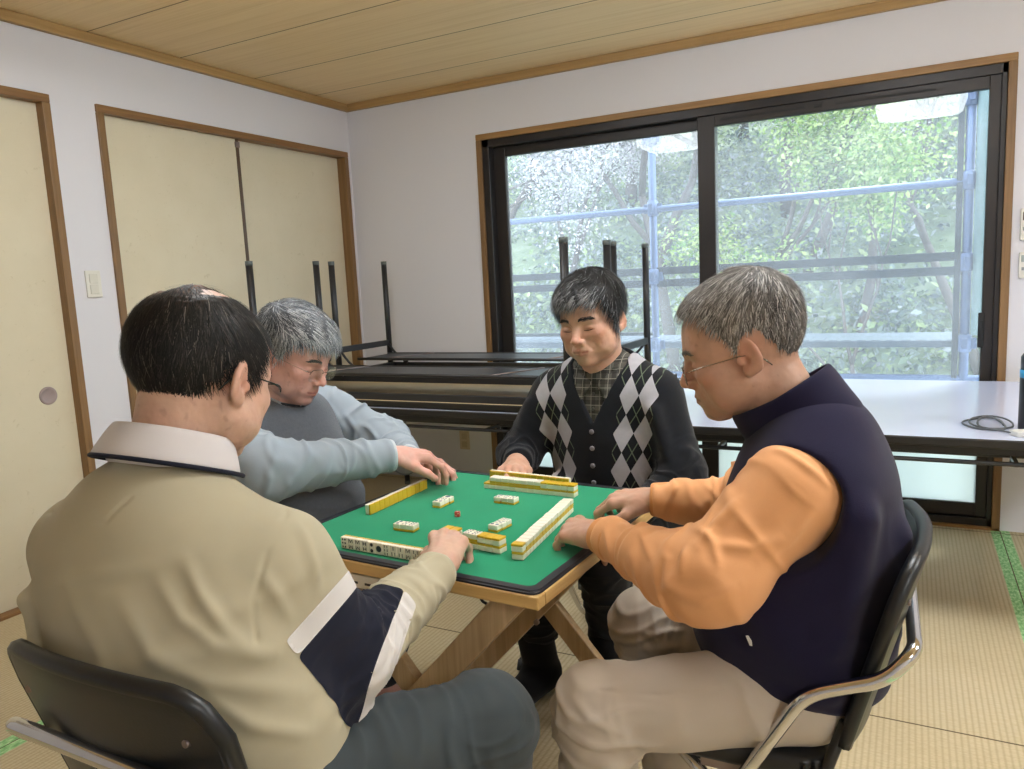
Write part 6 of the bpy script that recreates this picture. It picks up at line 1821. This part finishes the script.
# ================================================================== man in the grey sweater (left)
def man_left():
    P = Person('grey-haired man in a grey knit vest with pale blue-grey sleeves, reaching across the table', (1.735, -2.475, 1.092), (1, .10), 26, 3, 1.06, '#CFA092', dict(cheek=1.06, jaw=1.02, age=1.3), 4)
    SR, ER, WR = V3(1.625, -2.650, .880), V3(1.815, -2.695, .822), V3(2.015, -2.430, .812)
    SL, EL, WL = V3(1.640, -2.270, .895), V3(1.815, -2.185, .785), V3(1.965, -2.290, .765)
    P.hands = [Hand(WR, (.60, .74, -.14), (.05, -.15, 1), 1, [(28, 34, 22), (32, 38, 24), (36, 42, 26), (40, 44, 26)], .12, (.55, .55, .3, .3), 1.06),
               Hand(WL, (.9, .2, -.15), (.0, .1, 1), -1, [(28, 34, 22), (32, 38, 24), (36, 42, 26), (36, 40, 26)], .10, (.55, .5, .3, .3), 1.02)]
    hipR, kneR, ankR = V3(1.68, -2.555, .52), V3(1.98, -2.58, .48), V3(1.86, -2.56, .09)
    hipL, kneL, ankL = V3(1.68, -2.365, .52), V3(1.98, -2.35, .48), V3(1.86, -2.36, .09)
    neck = V3(1.655, -2.465, .968)
    secs = [((1.66, -2.46, .56), .135, .10), ((1.65, -2.46, .72), .145, .10), ((1.645, -2.46, .86), .135, .09)]
    P.body((1.46, -2.86, 0), (2.24, -2.06, 1.30), neck, secs, [(SR, ER, WR), (SL, EL, WL)],
           [(hipR, kneR, ankR, ankR + V3(.16, 0, -.06)), (hipL, kneL, ankL, ankL + V3(.16, 0, -.06))], h=.0032)
    F_ = (1, 0, 0)
    M_SL = m_cloth('blue_grey_jersey', '#98A3AD', .9, 700, .3, .08, 18, .12)
    def sleeves(G):
        torso(G, [((1.66, -2.46, .60), .155, .12), ((1.645, -2.46, .86), .155, .10)], F_, .05)
        G.chain([SR + V3(0, .01, 0), ER, WR + V3(-.01, -.015, 0)], [.084, .076, .045], .04); G.chain([SL, EL, WL], [.080, .068, .046], .04)
        G.cap((1.640, -2.465, .92), (1.65, -2.465, .965), .070, .060, .04)
        for a, b, r in (((1.70, -2.74, .86), (1.80, -2.77, .78), .014), ((1.84, -2.70, .87), (1.88, -2.66, .80), .014), ((1.70, -2.25, .93), (1.78, -2.22, .86), .014), ((1.80, -2.23, .85), (1.86, -2.25, .79), .012), ((1.92, -2.60, .85), (1.94, -2.52, .79), .011)):
            G.cap(V3(a), V3(b), r, r * .6, .035)
        for w_, e_ in ((WR, ER), (WL, EL)):
            d = (w_ - e_) / np.linalg.norm(w_ - e_); G.plane(w_ + d * .002, d, .005, .08)
    sw = P.cloth('sweatshirt', (1.46, -2.86, .52), (2.12, -2.06, 1.04), sleeves, M_SL, [(SR, ER, .006, 10, None, .09), (ER, WR, .006, 13, None, .08), (SL, EL, .006, 12, None, .09), (EL, WL, .006, 15, None, .08)], base=(9, .003), cr=[([(1.851, -2.731, .879), (1.886, -2.747, .815), (1.86, -2.756, .752)], .007, .010), ([(1.935, -2.561, .859), (1.978, -2.579, .805)], .006, .008), ([(1.992, -2.51, .843), (2.006, -2.509, .763)], .005, .007), ([(1.75, -2.295, .889), (1.782, -2.28, .835)], .007, .009), ([(1.799, -2.266, .855), (1.848, -2.27, .812)], .007, .008), ([(1.708, -2.312, .921), (1.749, -2.3, .844)], .006, .009), ([(1.868, -2.688, .876), (1.909, -2.707, .781)], .007, .009)])
    M_CU = m_cloth('pale_cuff_rib', '#C3CAD0', .9, 700, .35, .05, 30)
    for w_, e_, r in ((WR, ER, .043), (WL, EL, .043)):
        d = (w_ - e_) / np.linalg.norm(w_ - e_)
        def cuff(G, w_=w_, d=d, r=r):
            G.cap(w_ - d * .03, w_ + d * .012, r + .003, r, .0); G.plane(w_ + d * .008, d, .005); G.plane(w_ - d * .024, -d, .005)
        P.cloth('cuff', w_ - .1, w_ + .1, cuff, M_CU, None, h=.003, parent=sw)
    M_KV = m_cloth('grey_knit', '#656A72', .95, 300, 1.0, .35, 120, .15)
    def vest(G):
        torso(G, [((1.70, -2.46, .53), .175, .150), ((1.705, -2.46, .64), .182, .165), ((1.675, -2.46, .76), .175, .135), ((1.645, -2.46, .85), .165, .110)], F_, .06)
        G.cap((1.645, -2.57, .855), (1.645, -2.35, .860), .085, .085, .05)
        G.cap((1.64, -2.465, .925), (1.635, -2.58, .888), .058, .058, .04); G.cap((1.64, -2.465, .925), (1.64, -2.34, .892), .058, .058, .04)
        for S_, sy in ((SR, -1), (SL, 1)):
            G.cap(S_ + V3(.01, sy * .02, -.01), S_ + V3(.05, sy * .22, -.05), .088, .12, .01, mode='cut')
        G.cap((1.66, -2.465, .955), (1.74, -2.465, 1.06), .066, .085, .006, mode='cut')
        G.plane((1.7, -2.46, .51), (0, 0, -1), .02)
    kv = P.cloth('knit_vest', (1.46, -2.72, .47), (1.95, -2.20, 1.04), vest, M_KV, [((1.66, -2.46, .9), (1.72, -2.46, .52), .007, 8, 'b', .2)], base=(9, .003))
    rt, fw, up = V3(0, -1, 0), V3(.90, 0, -.43), V3(.43, 0, .90)
    collar('neck_ribbing', m_cloth('dark_collar_rib', '#3A3D42', .9, 700, .3), kv, (1.668, -2.466, .972), rt, fw, up, .066, .072, [(-.006, -.012), (-.004, .012), (.002, .015), (.008, .010), (.010, -.012)], 3)
    M_TR = m_cloth('dark_trousers', '#2B2C30', .85, 800, .3)
    def tr(G):
        G.cap((1.68, -2.53, .52), (1.68, -2.39, .52), .12, .12, .05, (0, 0, 1), .85)
        G.chain([hipR, kneR, ankR], [.10, .074, .058], .03); G.chain([hipL, kneL, ankL], [.10, .074, .058], .03)
        G.plane(ankR, (0, 0, -1), .006, .1); G.plane(ankL, (0, 0, -1), .006, .1)
    P.cloth('trousers', (1.5, -2.74, .04), (2.16, -2.18, .70), tr, M_TR, [(hipR, kneR, .004, 12, None, .1)], base=(9, .003), h=.006)
    # hair: grey, combed across
    zl = [(0, .066), (20, .060), (40, .064), (55, .050), (66, .010), (76, -.022), (84, -.014), (92, .012), (108, .004), (125, -.032), (150, -.056), (180, -.064)]
    def thick(X, Y, Z, az): return .007 + .012 * sstep(.02, .10, Z) + .006 * sstep(.02, .07, Y) * sstep(.05, .09, Z) + .0025 * np.sin(X * 140 + 2 * np.sin(Y * 50)) * sstep(.03, .08, Z)
    crown = V3(.04, -.055, .12)
    def flow(p):
        d = p - crown; d = d / (np.linalg.norm(d, axis=1, keepdims=True) + 1e-6); return d + V3(-.5, .55, .0) * sstep(.05, .1, p[:, 2:3]) + V3(0, -.25, -.3) * (1 - sstep(.05, .1, p[:, 2:3]))
    pal = mixcols(['#3F4348', '#646970', '#8B9097', '#B2B7BC', '#D5D8DB'], [3, 3, 4, 4, 2.5]); dk = mixcols(['#2B2E32', '#4A4E54', '#6E7379'], [3, 3, 2])
    def cols(p, rg):
        m = .55 * sstep(.02, -.05, p[:, 1]); u = rg.random(len(p)) < m; return np.where(u[:, None], dk(len(p), rg), pal(len(p), rg))
    P.hair(zl, thick, flow, lambda p: .026 + .018 * sstep(.05, .1, p[:, 2]), cols, 7500, .0013, .003, seed=5, shellcol=lambda V, rg: np.tile(np.array(lin('#5A5E64')[:3]), (len(V), 1)))
    P.brows(lambda rg, n: mixcols(['#4A4746', '#6E6A68'], [3, 1])(n, rg), 120); P.lashes()
    P.glasses(M_GSIL, .0008, True, .050, .034, .107, -.008)
    return P
import os as _os
for f_ in (man_front, man_right, man_back, man_left): f_()
# ------------------------------------------------------------------ light and camera
w = bpy.data.worlds.new('sky'); SC.world = w; w.use_nodes = True
nt = w.node_tree; nt.nodes.clear()
o_ = nt.nodes.new('ShaderNodeOutputWorld'); bg = nt.nodes.new('ShaderNodeBackground'); sk = nt.nodes.new('ShaderNodeTexSky')
sk.sky_type = 'HOSEK_WILKIE'; sk.turbidity = 7; sk.sun_direction = (.3, .5, .8); sk.ground_albedo = .4
mx = nt.nodes.new('ShaderNodeMix'); mx.data_type = 'RGBA'; mx.inputs[0].default_value = .75
nt.links.new(sk.outputs[0], mx.inputs[6]); mx.inputs[7].default_value = (.78, .87, 1.0, 1)
nt.links.new(mx.outputs[2], bg.inputs[0]); bg.inputs[1].default_value = 7.4
nt.links.new(bg.outputs[0], o_.inputs[0])
sl = bpy.data.lights.new('sun', 'SUN'); sl.energy = 5.0; sl.angle = math.radians(12); sl.color = (1, .96, .88)
so = bpy.data.objects.new('sun', sl); COL.objects.link(so)
so.rotation_euler = Vector((-.25, -.55, -1)).to_track_quat('-Z', 'Y').to_euler()

cam = bpy.data.cameras.new('camera'); co = bpy.data.objects.new('camera', cam); COL.objects.link(co)
cam.sensor_fit = 'HORIZONTAL'; cam.sensor_width = 36; cam.lens = 756.83 / 1024 * 36; cam.clip_start = .05; cam.clip_end = 200
yaw, pit, rol = -.4866, -.1357, -.0489
f = Vector((math.sin(yaw) * math.cos(pit), math.cos(yaw) * math.cos(pit), math.sin(pit)))
r = Vector((math.cos(yaw), -math.sin(yaw), 0)); u = r.cross(f)
r2 = r * math.cos(rol) + u * math.sin(rol); u2 = -r * math.sin(rol) + u * math.cos(rol)
M = Matrix((r2, u2, -f)).transposed().to_4x4(); M.translation = (3.2604, -4.0594, 1.2669)
co.matrix_world = M
SC.camera = co
SC.view_settings.view_transform = 'Standard'; SC.view_settings.look = 'None'; SC.view_settings.gamma = 1
SC.view_settings.use_curve_mapping = False; SC.view_settings.exposure = 0.1
SC.cycles.use_denoising = True
SC.cycles.max_bounces = 8; SC.cycles.diffuse_bounces = 5; SC.cycles.transparent_max_bounces = 12
SC.cycles.sample_clamp_indirect = 6
